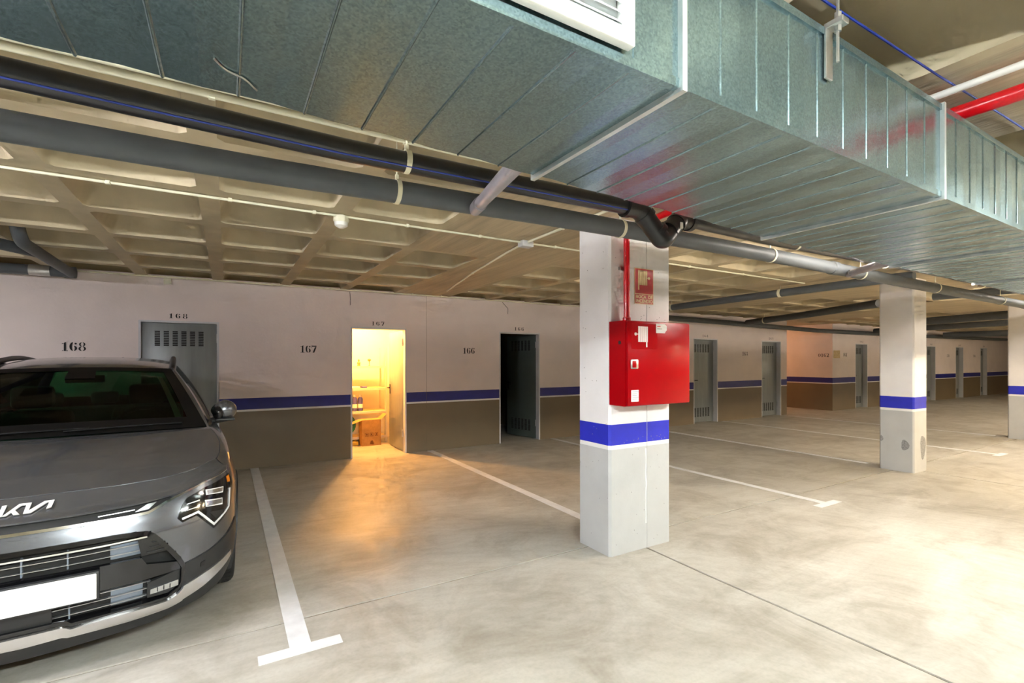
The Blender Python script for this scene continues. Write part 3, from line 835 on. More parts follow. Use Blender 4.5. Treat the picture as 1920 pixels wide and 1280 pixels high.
for k, x in enumerate((2.00, 2.10)):
    b_ = thing('spray_bottle', ('blue bottle on the storeroom shelf, nearer the door edge', 'blue bottle on the storeroom shelf, nearer the cardboard box')[k], 'bottle', (x, 9.02, .592), 0, 'blue bottles')
    MB().lathe([(.0, 0), (.042, 0), (.045, .01), (.045, .22), (.03, .25), (.02, .255)], 20, cap=False).build('bottle_body', 'bottle_blue', b_, 50)
    MB().lathe([(.02, .25), (.022, .255), (.022, .295), (.0, .297)], 16, cap=False).build('cap', 'cap_white', b_, 50)
    MB().lathe([(.0456, .06), (.0456, .13)], 20, cap=False).build('label_band', 'cap_white', b_, 50)
hs = thing('garden_hose', 'coiled green garden hose under the lowest shelf', 'hose', (1.83, 9.02, 0))
for k in range(5):
    r_ = .165 - .010 * k
    MB().tube([(r_ * math.cos(a * .2618), 0.03 * k - .06, .36 + r_ * math.sin(a * .2618) * 1.1) for a in range(25)], .012, 8).build('coil', 'hose_green', hs, 60)
cr = bx('storage_tray', (1.62, 8.82, .0), (2.02, 9.06, .07), 'crate_yellow', None, .01)
tag(cr, 'yellow tray on the storeroom floor beside the box', 'tray')
og = thing('ornament', 'small brown figure on the top storeroom shelf', 'ornament', (2.08, 9.05, 1.412))
MB().lathe([(.0, 0), (.03, 0), (.025, .03), (.032, .06), (.012, .085), (.02, .11), (.0, .13)], 14, cap=False).build('figure', 'brown_ornament', og, 50)
og2 = thing('ornament', 'small stemmed figure on the top storeroom shelf', 'ornament', (2.27, 9.05, 1.412))
MB().lathe([(.0, 0), (.022, 0), (.006, .015), (.006, .08), (.03, .1), (.032, .12), (.0, .135)], 14, cap=False).build('figure', 'brown_ornament', og2, 50)
for k, (x, w_) in enumerate(((2.0, .16), (2.16, .09))):
    tag(bx('paper_stack', (x - w_ / 2, 8.95, 1.0125), (x + w_ / 2, 9.10, 1.04), 'bottle_blue' if k else 'sticker', None, .003), ('pale flat packet on the middle storeroom shelf', 'blue flat packet on the middle storeroom shelf')[k], 'packet')
bl = thing('ceiling_bulb', 'warm bulb lighting the storeroom', 'lamp', (2.0, 8.55, 2.30))
MB().lathe([(.0, 0), (.03, .008), (.055, .045), (.05, .08), (.025, .12), (.02, .13)], 18, cap=False).build('bulb', 'bulb_glow', bl, 60)
MB().lathe([(.022, .125), (.022, .17), (.05, .175), (.05, .2)], 16).build('holder', 'cap_white', bl, 40)
# warm bulkhead in the passage
pb = thing('bulkhead_lamp', 'warm bulkhead lamp on the passage wall', 'lamp', (13.38, 9.9, 2.1))
MB().bbox((0, -.11, -.06), (.03, .11, .06), .01).build('housing', 'lamp_housing', pb)
MB().bbox((.03, -.09, -.045), (.08, .09, .045), .02).build('diffuser', 'bulkhead_glow', pb)

# ------------------------------------------------------------------ fluorescent battens and added fill lamps
def batten(x, y, z, rz, label, glow='lamp_glow'):
    t = thing('fluorescent_lamp', label, 'lamp', (x, y, z), rz, 'fluorescent ceiling lamps')
    MB().box((-.66, -.075, .06), (.66, .075, .10)).build('housing', 'lamp_housing', t)
    MB().prism([(-.06, .06), (-.045, .012), (.045, .012), (.06, .06)], 'x', -.63, .63).build('diffuser', glow, t)
    for e in (-.645, .645): bx('end_cap', (e - .014, -.07, .008), (e + .014, .07, .06), 'lamp_housing', t)
    for e in (-.45, .45): MB().tube([(e, 0, .10), (e, 0, ZC - .002 - z)], .004, 6).build('suspension_rod', 'steel', t)
AISLE = [(-3.4, -.5), (.4, -.9), (4.2, -.45), (8.6, -.45), (13.0, -.45), (18.0, -.45), (24.0, -.45)]
for k, (x, y) in enumerate(AISLE): batten(x, y, 2.322, 0, 'opal fluorescent lamp over the aisle, place %s from the left' % ('first', 'second', 'third', 'fourth', 'fifth', 'sixth', 'seventh')[k], ('lamp_glow_old', 'lamp_glow', 'lamp_glow_old')[k] if k < 3 else 'warm_lamp_glow')
batten(-4.0, 5.9, 2.44, R(90), 'added fill lamp by the wall beyond the left edge', 'wall_fill_glow')  # unseen fill lamp, added to brighten the left part of the wall
batten(-2.7, 2.05, 2.44, R(90), 'opal fluorescent lamp over the bays beyond the left edge', 'bay_glow')
for k, x in enumerate((4.7, 10.3, 15.6, 21.0)): batten(x, 1.62, 2.44, 0, 'added fill lamp hidden behind the duct, place %s from the left' % ('first', 'second', 'third', 'fourth')[k], 'back_fill_glow')  # unseen behind the duct, added to lift the back wall and far floor

# ------------------------------------------------------------------ car
def car():
    C = thing('car', 'grey crossover car parked nose-out in bay 168', 'car', (-.79, 2.95, 0), R(4.6))
    interp = lambda x, xs, ys: ys[0] if x <= xs[0] else ys[-1] if x >= xs[-1] else next(ys[i] + (ys[i + 1] - ys[i]) * (x - xs[i]) / (xs[i + 1] - xs[i]) for i in range(len(xs) - 1) if x <= xs[i + 1])
    PL = [(0, 0), (.2, .006), (.4, .03), (.55, .068), (.66, .118), (.745, .186), (.81, .275), (.857, .39), (.885, .53), (.902, .72), (.91, .95), (.908, 1.4), (.908, 2.2), (.9125, 3.4), (.90, 3.9), (.85, 4.2), (.72, 4.36), (.5, 4.41), (0, 4.42)]
    q = [(-PL[1][0], PL[1][1])] + PL + [(-PL[-2][0], PL[-2][1])]
    cc = []
    for i in range(len(PL) - 1):
        a, b, c, d = [Vector(p) for p in q[i:i + 4]]
        for k in range(40):
            t = k / 40
            cc.append(.5 * (2 * b + (c - a) * t + (2 * a - 5 * b + 4 * c - d) * t * t + (3 * b - a - 3 * c + d) * t ** 3))
    cc.append(Vector(PL[-1]))
    ssl = [0.0]
    for i in range(1, len(cc)): ssl.append(ssl[-1] + (cc[i] - cc[i - 1]).length)
    SM = ssl[-1]
    import bisect
    def plan(s):
        s = max(0, min(SM, s)); i = min(len(ssl) - 2, max(0, bisect.bisect(ssl, s) - 1))
        t = (s - ssl[i]) / (ssl[i + 1] - ssl[i]); return cc[i].lerp(cc[i + 1], t)
    PZ = [.10, .18, .22, .27, .35, .45, .55, .63, .70, .766, .88, .95, 1.10]; PP = [.15, .10, .065, .05, .035, .018, .0, .0, .02, .045, .10, .14, .22]
    DZ = [.15, .25, .35, .45, .60, .75, .82, .90, 1.0, 1.1]; DD = [.05, .025, .01, .0, .0, -.002, .008, .03, .065, .10]
    def S(s, z):
        a = abs(s); sg = 1 if s >= 0 else -1
        p = plan(a); t = (plan(a + .02) - plan(a - .02))
        if a < .02: t = Vector((1, 0))
        t.normalize()
        wf, wr, ws = max(t.x, 0), max(-t.x, 0), abs(t.y)
        return Vector((sg * (p.x - ws * interp(z, DZ, DD)), p.y + (wf - .5 * wr) * interp(z, PZ, PP), z))
    def Nrm(s, z):
        e = .006
        a = S(s + e, z) - S(s - e, z); b = S(s, z + e) - S(s, z - e)
        return a.cross(b).normalized()
    def on(s, z, off): return S(s, z) + Nrm(s, z) * off
    LS = [0, .138, .374, .458, .57, .686, .802, .958, 1.2, 1.45, 1.72, 2.0, 2.5, 4.2, 5.0, SM]
    LZ = [.774, .774, .780, .785, .798, .824, .848, .872, .915, .955, .985, 1.015, 1.03, 1.08, 1.06, 1.0]
    rim = lambda s: interp(abs(s), LS, LZ)
    zb = lambda s: interp(abs(s), [0, .6, .75, .9, 1.0, 1.1, 1.5, 1.8, 4.5, SM], [.165, .165, .182, .23, .285, .32, .30, .22, .22, .28])
    inside = lambda p, poly: sum(((poly[i][1] > p[1]) != (poly[i - 1][1] > p[1])) and (p[0] < (poly[i - 1][0] - poly[i][0]) * (p[1] - poly[i][1]) / (poly[i - 1][1] - poly[i][1]) + poly[i][0]) for i in range(len(poly))) % 2 == 1
    GR = [(0, .648), (.334, .648), (.446, .638), (.474, .622), (.494, .598), (.546, .528), (.582, .472), (.612, .412), (.612, .324), (.598, .296), (.545, .264), (.334, .268), (.16, .268), (.14, .284), (0, .284)]
    CHL = [(0, .728), (.374, .728), (.454, .732), (.482, .744), (.534, .768), (.638, .80), (.734, .824), (.938, .852)]
    UI = [(a, b + .006) for a, b in CHL] + [(s_, rim(s_) - .010) for s_ in (.945, .802, .686, .57, .458, .374, .2, 0)]
    WC = [(.885, .330), (3.605, .330)]
    WR = .365
    # ---- painted shell, all round
    cols = []
    s = 0.0
    while s < SM: cols.append(s); s += .012 if s < 1.15 else .03
    cols = [-x for x in cols[:0:-1]] + cols + [SM]
    NR = 44
    v, f, keep = [], [], []
    for s in cols:
        a, b = zb(s), rim(s)
        for k in range(NR + 1):
            z = a + (b - a) * k / NR
            p = on(s, z, -.055) if inside((abs(s), z), GR) else on(s, z, -.035) if inside((abs(s), z), UI) else S(s, z)
            v.append(p)
    n = NR + 1
    for i in range(len(cols) - 1):
        for k in range(NR):
            quad = (i * n + k, (i + 1) * n + k, (i + 1) * n + k + 1, i * n + k + 1)
            c = sum((v[j] for j in quad), Vector()) / 4
            if abs(c.x) > .55 and any((c.y - y) ** 2 + (c.z - z) ** 2 < WR ** 2 for y, z in WC): continue
            f.append(quad)
    # fender tops: from the rim inwards to the bonnet edge
    HE = [(.769, .397, .919), (.791, .502, .939), (.805, .679, .971), (.800, .806, .993), (.785, .944, 1.016), (.765, 1.053, 1.032), (.75, 1.20, 1.04)]
    def hedge(y):
        return Vector((interp(y, [h[1] for h in HE], [h[0] for h in HE]), y, interp(y, [h[1] for h in HE], [h[2] for h in HE])))
    for sg in (-1, 1):
        base = len(v); NS, NK = 30, 6
        for i in range(NS + 1):
            t = i / NS; s = .958 + (1.86 - .958) * t
            o = S(s, rim(s)); h = hedge(.397 + (1.20 - .397) * t)
            cpt = ((o + h) / 2 - Vector((0, 0, .006))).lerp(Vector((o.x - .008, (o.y + h.y) / 2, h.z - .004)), min(1, t / .18))
            for k in range(NK + 1):
                u = k / NK; p = o * (1 - u) ** 2 + cpt * 2 * u * (1 - u) + h * u * u
                v.append(Vector((p.x * sg, p.y, p.z)))
        for i in range(NS):
            for k in range(NK):
                a = base + i * (NK + 1) + k; f.append((a, a + NK + 1, a + NK + 2, a + 1))
    obj('body', v, f, 'car_paint', C, 35)
    # ---- bonnet
    def ycr(x): return interp(abs(x), [0, .12, .322, .485, .591, .666, .756, .765], [.186, .186, .192, .212, .249, .290, .389, .394])
    def hz(y): return interp(y, [0, .17, .36, .6, 1.0, 1.2], [.79, .858, .912, .957, 1.03, 1.05])
    def sx(x):   # arc position whose rim point sits at this x share of the leading edge
        return .958 * abs(x) / .765 * (1 if x >= 0 else -1)
    v, f = [], []
    NX, NB = 60, 26
    rows = []
    for i in range(NX + 1):
        x = -.765 + 1.53 * i / NX
        s = sx(x); lead = S(s, rim(s) + .001)
        xc = x; cr_ = Vector((xc, ycr(xc), hz(ycr(xc))))
        row = [on(s, rim(s) - .012, .002) + Vector((0, .012, 0)), on(s, rim(s) - .006, .006), lead + Vector((0, -.004, .002))]
        for k in range(1, 6):
            t = k / 5; p = lead.lerp(cr_, t); p.z -= .006 * math.sin(math.pi * t); row.append(p)
        for k in range(1, NB + 1):
            t = k / NB
            xe = x / .765 * hedge(ycr(.765) + (1.055 - ycr(.765)) * t).x
            y = ycr(x) + (1.055 - .03 * (1 - (x / .765) ** 2) - ycr(x)) * t
            z = hz(y) + .012 * math.sin(math.pi * t) ** 2 * (1 - (x / .765) ** 2)
            z += .006 * math.exp(-((abs(x) - .46) / .07) ** 2) * math.sin(math.pi * min(1, t * 1.2)) if t < .83 else 0
            row.append(Vector((xe, y, z)))
        rows.append(row)
    L = len(rows[0])
    for r_ in rows: v += r_
    for i in range(NX):
        for k in range(L - 1): a = i * L + k; f.append((a, a + L, a + L + 1, a + 1))
    obj('bonnet', v, f, 'car_paint', C, 12)
    for sg in (-1, 1): MB().tube([(sg * (h[0] + .002), h[1], h[2] + .0005) for h in HE[:-1]], .0028, 6).build('shut_line', 'slot', C)
    MB().tube([(x_ / 30 * .76, ycr(x_ / 30 * .76) - .0005, hz(ycr(x_ / 30 * .76)) + .0002) for x_ in range(-30, 31)], .0026, 8).build('bonnet_crease', 'car_paint', C, 60)
    # ---- generic patch / strip on the shell
    def patch(name, poly, off, thick, m, parent=C, step=.025, mirror=None, smooth=40):
        out = []
        for sg in ((1,) if mirror is None else (1, -1)):
            pl_ = [(sg * a, b) for a, b in poly]
            bm = bmesh.new()
            vs = [bm.verts.new((a, 0, b)) for a, b in pl_]
            bm.faces.new(vs)
            lo, hi = min(a for a, b in pl_), max(a for a, b in pl_); zl, zh = min(b for a, b in pl_), max(b for a, b in pl_)
            k = math.ceil(lo / step) * step
            while k < hi:
                bmesh.ops.bisect_plane(bm, geom=bm.verts[:] + bm.edges[:] + bm.faces[:], plane_co=(k, 0, 0), plane_no=(1, 0, 0)); k += step
            k = math.ceil(zl / step) * step
            while k < zh:
                bmesh.ops.bisect_plane(bm, geom=bm.verts[:] + bm.edges[:] + bm.faces[:], plane_co=(0, 0, k), plane_no=(0, 0, 1)); k += step
            bmesh.ops.triangulate(bm, faces=[x for x in bm.faces if len(x.verts) > 4])
            bm.verts.index_update()
            uv = [(x.co.x, x.co.z) for x in bm.verts]; nv = len(uv)
            fs = [tuple(q.index for q in x.verts) for x in bm.faces]
            be = [(e.verts[0].index, e.verts[1].index) for e in bm.edges if len(e.link_faces) == 1]
            vv = [on(a_, b_, off) for a_, b_ in uv] + [on(a_, b_, off - thick) for a_, b_ in uv]
            o = obj(name, vv, fs + [tuple(i + nv for i in q) for q in fs] + [(i, j, j + nv, i + nv) for i, j in be], m, parent, smooth)
            bm.free(); out.append(o)
        return out[0] if mirror is None else out
    def sym(half): return half + [(-a, b) for a, b in reversed(half) if a > 1e-6]
    def strip(name, pts, h, off, thick, m, parent=C, mirror=False, both=False):
        """bar of height h following (s,z) points; both = continue mirrored across the centre"""
        if both: pts = [(-a, b) for a, b in reversed(pts) if a > 1e-6] + pts
        dense = []
        for (a, b), (c, d) in zip(pts, pts[1:]):
            m_ = max(1, int(abs(c - a) / .02))
            for k in range(m_): dense.append((a + (c - a) * k / m_, b + (d - b) * k / m_))
        dense.append(pts[-1])
        mb = MB()
        for sg in ((1, -1) if mirror else (1,)):
            base = len(mb.v)
            for (a, b) in dense:
                hh = h if not callable(h) else h(a)
                for dz, oo in ((-hh / 2, off), (-hh / 2, off - thick), (hh / 2, off - thick), (hh / 2, off)): mb.v.append(on(sg * a, b + dz, oo))
            for i in range(len(dense) - 1):
                for j in range(4): mb.f.append((base + i * 4 + j, base + i * 4 + (j + 1) % 4, base + i * 4 + 4 + (j + 1) % 4, base + i * 4 + 4 + j))
            mb.f.append((base, base + 1, base + 2, base + 3)); e = base + (len(dense) - 1) * 4; mb.f.append((e, e + 1, e + 2, e + 3))
        return mb.build(name, m, parent, 40)
    # ---- nose: slim upper intake, chrome line
    CH = [(0, .728), (.374, .728), (.454, .732), (.482, .744), (.534, .768), (.638, .80), (.734, .824), (.938, .852)]
    up = [(s, interp(s, [c[0] for c in CH], [c[1] for c in CH]) + .006) for s in (0, .2, .374, .454, .482, .534, .638, .734, .938)]
    dn = [(s, rim(s) - .008) for s in (0, .2, .374, .458, .57, .686, .802, .945)]
    patch('upper_intake', [(a, b) for a, b in up] + [(a, b) for a, b in dn[::-1]] + [(-a, b) for a, b in dn[1:]] + [(-a, b) for a, b in up[:0:-1]], -.012, .012, 'slot')
    strip('chrome_line', CH, lambda s: .013 if abs(s) < .5 else .013 - .010 * (abs(s) - .5) / .44, .007, .008, 'chrome', both=True)
    for sg in (-1, 1): strip('intake_louvre', [(sg * .26, .752), (sg * .40, .756)], .004, .002, .006, 'alloy')
    for sg in (-1, 1): patch('radar_cap', [(sg * .40, .745), (sg * .455, .748), (sg * .49, .775), (sg * .45, .772)], .005, .003, 'alloy')
    # ---- lower grille
    gh = GR
    patch('grille_cavity', gh + [(-a, b) for a, b in gh[::-1] if a > 1e-6], -.046, .004, 'slot', step=.03)
    GF = [(0, .648), (.334, .648), (.446, .638), (.474, .622), (.494, .598), (.546, .528), (.582, .472), (.612, .412), (.614, .36), (.612, .324), (.598, .296), (.545, .262), (.334, .262), (.16, .262), (.14, .280), (0, .280)]
    def frame_strip(pts, w, off, thick, m, name):
        for sg in (1, -1):
            mb = MB(); k = len(pts)
            d2 = []
            for (a, b), (c, d) in zip(pts, pts[1:]):
                m_ = max(1, int(math.hypot(c - a, d - b) / .02))
                for j in range(m_): d2.append((a + (c - a) * j / m_, b + (d - b) * j / m_))
            d2.append(pts[-1])
            for i, (a, b) in enumerate(d2):
                p0, p1 = d2[max(0, i - 1)], d2[min(len(d2) - 1, i + 1)]
                tx, tz = p1[0] - p0[0], p1[1] - p0[1]; l = math.hypot(tx, tz); nx, nz = -tz / l, tx / l
                for (ww, oo) in ((-w / 2, off), (-w / 2, off - thick), (w / 2, off - thick), (w / 2, off)):
                    mb.v.append(on(sg * max(0, a + nx * ww), b + nz * ww, oo))
            for i in range(len(d2) - 1):
                for j in range(4): mb.f.append((i * 4 + j, i * 4 + (j + 1) % 4, i * 4 + 4 + (j + 1) % 4, i * 4 + 4 + j))
            mb.build(name, m, C, 40)
    frame_strip(GF, .022, .006, .058, 'gloss_black', 'grille_surround')
    strip('grille_bar', [(0, .618), (.30, .617), (.452, .620)], .008, .000, .012, 'chrome', both=True)
    for z, e in ((.587, .50), (.553, .52), (.374, .47), (.338, .47), (.302, .47)): strip('grille_bar', [(0, z), (e, z)], .0042, -.018, .014, 'alloy', both=True)
    for sx_ in (-.155, 0.0, .155):
        strip('grille_divider', [(sx_ - .003, .575), (sx_ + .003, .575)], .09, -.02, .02, 'shutter')
        if abs(sx_) > .1: strip('grille_divider', [(sx_ - .003, .325), (sx_ + .003, .325)], .11, -.02, .02, 'shutter')
    for sg in (-1, 1):
        patch('air_shutter', [(sg * .31, .525), (sg * .43, .525), (sg * .425, .60), (sg * .31, .60)], -.036, .004, 'shutter')
        patch('air_shutter', [(sg * .31, .285), (sg * .44, .285), (sg * .44, .39), (sg * .31, .39)], -.036, .004, 'shutter')
        patch('corner_panel', [(sg * .43, .52), (sg * .54, .52), (sg * .495, .59), (sg * .465, .62), (sg * .415, .615)], -.012, .012, 'gloss_black')
        for k in range(3): strip('corner_slat', [(sg * (.45 + .012 * k), .535 + .025 * k), (sg * (.525 - .018 * k), .535 + .025 * k)], .004, -.008, .006, 'satin_black')
        patch('fog_lamp_bezel', [(sg * .455, .29), (sg * .55, .285), (sg * .60, .315), (sg * .60, .40), (sg * .455, .37)], -.008, .016, 'satin_black')
        fg = patch('fog_lamp', [(sg * .466, .310), (sg * .592, .314), (sg * .59, .346), (sg * .466, .336)], .001, .008, 'reflector')
        for k in range(3): strip('lamp_rib', [(sg * (.495 + .028 * k), .327), (sg * (.498 + .028 * k), .327)], .022, .004, .004, 'slot', fg)
    patch('number_plate_bar', [(-.60, .40), (-.45, .396), (0, .392), (.45, .396), (.60, .40), (.60, .442), (.45, .475), (.43, .515), (0, .525), (-.43, .515), (-.45, .475), (-.60, .442)], -.004, .02, 'gloss_black')
    patch('radar_panel', [(-.095, .29), (.095, .29), (.095, .385), (-.095, .385)], -.008, .02, 'satin_black')
    np_ = obj('number_plate_holder', [], [], 'satin_black', C) if False else MB().bbox((-.272, -.034, .384), (.272, -.004, .518), .005).build('number_plate_holder', 'satin_black', C, 40)
    MB().bbox((-.262, -.039, .392), (.262, -.033, .510), .004).build('number_plate', 'plate_white', np_, 40)
    # ---- black lower cladding, silver lip, valance
    patch('lower_cladding', [(.60, .235), (.605, .30), (.622, .425), (.754, .452), (.90, .492), (1.06, .545), (1.06, .345), (1.0, .29), (.90, .232), (.742, .182), (.66, .177)], .006, .008, 'satin_black', mirror=1)
    patch('bumper_blade', [(.604, .228), (.722, .262), (.90, .325), (.955, .352), (.945, .382), (.72, .335), (.612, .304)], .016, .012, 'satin_silver', mirror=1)
    patch('bumper_lip', [(0, .215), (.13, .22), (.15, .212), (.378, .206), (.545, .214), (.612, .226), (.612, .300), (.59, .275), (.545, .254), (.334, .256), (.16, .250), (.145, .262), (.13, .268), (0, .268)], .018, .016, 'satin_silver', mirror=1)
    patch('valance', [(0, .12), (.50, .135), (.61, .16), (.742, .178), (.86, .217), (.80, .237), (.61, .225), (0, .212)], .004, .006, 'satin_black', mirror=1)
    patch('tow_eye_cover', [(.70, .375), (.725, .378), (.725, .405), (.70, .40)], .009, .003, 'black_plastic', mirror=1)
    # ---- headlamps
    HL = [(.95, .828), (.985, .80), (.975, .70), (.945, .632), (.782, .566), (.678, .666), (.606, .650), (.582, .676), (.606, .738), (.63, .766), (.73, .797), (.898, .820)]
    for sg in (1, -1):
        mp = lambda P: [(sg * a, b) for a, b in P]
        h = patch('headlamp', mp(HL), .004, .01, 'gloss_black')
        h['label'] = 'headlamp with a zigzag white light line'
        def zig(pts, w, off, m, nm):
            for (a, b), (c, d) in zip(pts, pts[1:]):
                l = math.hypot(c - a, d - b); nx, nz = -(d - b) / l * w / 2, (c - a) / l * w / 2
                ex, ez_ = (c - a) / l * w * .4, (d - b) / l * w * .4
                patch(nm, [(sg * (a - ex - nx), b - ez_ - nz), (sg * (c + ex - nx), d + ez_ - nz), (sg * (c + ex + nx), d + ez_ + nz), (sg * (a - ex + nx), b - ez_ + nz)], off, .004, m, h)
        zig([(.930, .745), (.915, .648), (.778, .590), (.682, .682), (.606, .668)], .011, .009, 'led_white', 'light_line')
        for P in ([(.73, .784), (.862, .772), (.850, .742), (.73, .756)], [(.722, .732), (.846, .714), (.846, .678), (.726, .696)]):
            patch('lamp_unit', mp(P), .007, .006, 'led_white', h)
            cx_, cz_ = sum(p[0] for p in P) / 4, sum(p[1] for p in P) / 4
            patch('lamp_lens', mp([(cx_ + (a - cx_) * .88, cz_ + (b - cz_) * .66) for a, b in P]), .009, .003, 'reflector', h)
        patch('lamp_unit', mp([(.75, .662), (.862, .648), (.862, .628), (.79, .622)]), .007, .005, 'satin_black', h)
        for k in range(2): patch('chrome_fin', mp([(.625, .735 - .03 * k), (.69, .742 - .03 * k), (.69, .736 - .03 * k), (.625, .732 - .03 * k)]), .008, .004, 'alloy', h)
        patch('indicator', mp([(.915, .818), (.945, .822), (.945, .782), (.918, .785)]), .008, .005, 'amber', h)
    # ---- badge on the bonnet front face
    def onface(x, t):   # t 0 at leading edge .. 1 at crease
        s = sx(x); lead = S(s, rim(s)); cr_ = Vector((x, ycr(x), hz(ycr(x)))); p = lead.lerp(cr_, t); p.z -= .004 * math.sin(math.pi * t)
        return Vector((x, p.y, p.z)) + Vector((0, -.006, .006))
    def stroke(mb, pts):
        q_ = [onface((a - 1.72) * .052, .33 + b * .40) for a, b in pts]
        q2 = [p + Vector((0, .004, -.004)) for p in q_]; k = len(q_)
        mb.add(q_ + q2, [tuple(range(k)), tuple(range(2 * k - 1, k - 1, -1))] + [(i, (i + 1) % k, k + (i + 1) % k, k + i) for i in range(k)])
    bd_ = MB(); w = .30
    for pts in ([(0, 0), (w, 0), (w + .12, 1), (.12, 1)], [(w, .0), (w + .25, .0), (1.55, 1), (1.2, 1)], [(.72, .42), (.95, .55), (1.38, 0), (1.0, 0)], [(1.2, 1), (2.0, 1), (1.97, .82), (1.3, .82)],
                [(1.6, 0), (1.9, 0), (2.0, 1), (1.7, 1)], [(1.6, 0), (2.1, 0), (3.25, 1), (2.85, 1)], [(2.85, 1), (3.5, 1), (3.46, .82), (2.9, .82)], [(3.05, .2), (3.38, .32), (3.5, 1), (3.2, 1)]):
        stroke(bd_, pts)
    bd_.build('badge', 'badge_silver', C)
    # ---- wheel arches and wheels
    for (yc, zc) in WC:
        for sg in (1, -1):
            mb = MB(); N_ = 30
            def xat(y, z):
                # side of the shell at this point
                lo_, hi_ = .3, SM - .6
                for _ in range(30):
                    mid = (lo_ + hi_) / 2
                    if plan(mid).y < y: lo_ = mid
                    else: hi_ = mid
                return S((lo_ + hi_) / 2, max(z, .16)).x
            for i in range(N_ + 1):
                a = R(-18 + 216 * i / N_)
                for (rr, dx) in ((WR - .012, -.06), (WR - .012, .008), (WR + .045, .010), (WR + .050, -.01)):
                    y, z = yc + rr * math.cos(a), zc + rr * math.sin(a)
                    mb.v.append(Vector((sg * (xat(y, z) + dx), y, z)))
            for i in range(N_):
                for j in range(4): mb.f.append((i * 4 + j, i * 4 + (j + 1) % 4, i * 4 + 4 + (j + 1) % 4, i * 4 + 4 + j))
            mb.build('arch_cladding', 'satin_black', C, 50)
            w_ = MB().lathe([(.20, -.10), (.315, -.10), (.330, -.085), (.330, .085), (.315, .10), (.22, .105), (.20, .09)], 40, (sg * .785, yc, zc), 'x', False).build('tyre', 'rubber', C, 50)
            tr = MB()
            for k in range(40):
                a = 2 * math.pi * k / 40
                for xx in (-.055, .0, .055):
                    tr.box((sg * .785 + xx - .022, -.006, .327), (sg * .785 + xx + .022, .006, .333))
                    for vv in tr.v[-8:]:
                        y, z = vv.y, vv.z; vv.y = yc + y * math.cos(a) - z * math.sin(a); vv.z = zc + y * math.sin(a) + z * math.cos(a)
            tr.build('tread', 'rubber', w_)
            rim_ = MB().lathe([(.205, .06), (.215, .095), (.20, .095), (.19, .03), (.19, -.09)], 32, (sg * .785, yc, zc), 'x', False)
            rim_.lathe([(.0, sg * .07), (.05, sg * .07), (.055, sg * .04)], 16, (sg * .785, yc, zc), 'x', False)
            for k in range(10):
                a = 2 * math.pi * k / 10
                rim_.tube([(sg * (.785 + .055), yc + .04 * math.cos(a), zc + .04 * math.sin(a)), (sg * (.785 + .075), yc + .2 * math.cos(a), zc + .2 * math.sin(a))], .016, 6)
            rim_.build('wheel_rim', 'alloy', w_, 50)
            MB().lathe([(.0, 0), (.19, 0)], 24, (sg * .70, yc, zc), 'x', False).build('brake_disc', 'satin_black', w_)
            # dark liner of the wheel well
            ln = MB()
            for i in range(19):
                a = R(-10 + 200 * i / 18)
                for xx in (.52, .86): ln.v.append(Vector((sg * xx, yc + (WR + .012) * math.cos(a), zc + (WR + .012) * math.sin(a))))
            for i in range(18): ln.f.append((i * 2, i * 2 + 1, i * 2 + 3, i * 2 + 2))
            ln.build('wheel_well', 'slot', C)
    MB().prism([(-.45, .22), (.45, .22), (.62, .36), (.66, .60), (.66, 4.15), (-.66, 4.15), (-.66, .60), (-.62, .36)], 'z', .17, .20).build('underbody', 'slot', C)
    patch('sill_cladding', [(1.85, .22), (3.9, .22), (3.9, .36), (1.85, .36)], .006, .008, 'satin_black', mirror=1, step=.1)
    # ---- glasshouse
    def WS(u, t):   # windscreen, u -1..1, t 0 bottom..1 top
        b = Vector((.755 * u, 1.045 + .05 * u * u, 1.036 - .004 * u * u)); tp = Vector((.545 * u, 1.93 + .06 * u * u, 1.452 - .016 * u * u))
        p = b.lerp(tp, t); k = math.sin(math.pi * t) * .030 * (1 - .5 * u * u)
        return p + Vector((0, -.4 * k, k))
    def sheet(name, fn, u0, u1, nu, t0, t1, n_t, m, parent=C, off=Vector()):
        v = [fn(u0 + (u1 - u0) * i / nu, t0 + (t1 - t0) * j / n_t) + off for i in range(nu + 1) for j in range(n_t + 1)]
        f = [(i * (n_t + 1) + j, (i + 1) * (n_t + 1) + j, (i + 1) * (n_t + 1) + j + 1, i * (n_t + 1) + j + 1) for i in range(nu) for j in range(n_t)]
        return obj(name, v, f, m, parent, 40)
    ws_ = sheet('windscreen', WS, -1, 1, 24, 0, 1, 14, 'car_glass')
    o_ = Vector((0, -.002, .004))
    for (nm, a) in (('screen_border', (-1, 1, 24, 0, .14, 3)), ('screen_border', (-1, 1, 24, .92, 1, 3)), ('screen_border', (-1, -.88, 3, .14, .92, 14)), ('screen_border', (.88, 1, 3, .14, .92, 14)), ('sensor_housing', (-.14, .14, 6, .76, .93, 4))):
        sheet(nm, WS, *a, 'ceramic_black', ws_, o_)
    sheet('cowl', lambda u, t: Vector((.76 * u, 1.0 + .05 * u * u + .08 * t, 1.026 - .004 * u * u - .012 * t)), -1, 1, 24, 0, 1, 2, 'slot')
    for (x0, x1) in ((-.55, .12), (.0, .62)):
        MB().tube([WS(x0 / .755, .03) + Vector((0, -.02, .015)), WS((x0 + x1) / 2 / .755, .035) + Vector((0, -.02, .022)), WS(x1 / .755, .05) + Vector((0, -.01, .015))], .008, 8).build('wiper', 'ceramic_black', C, 50)
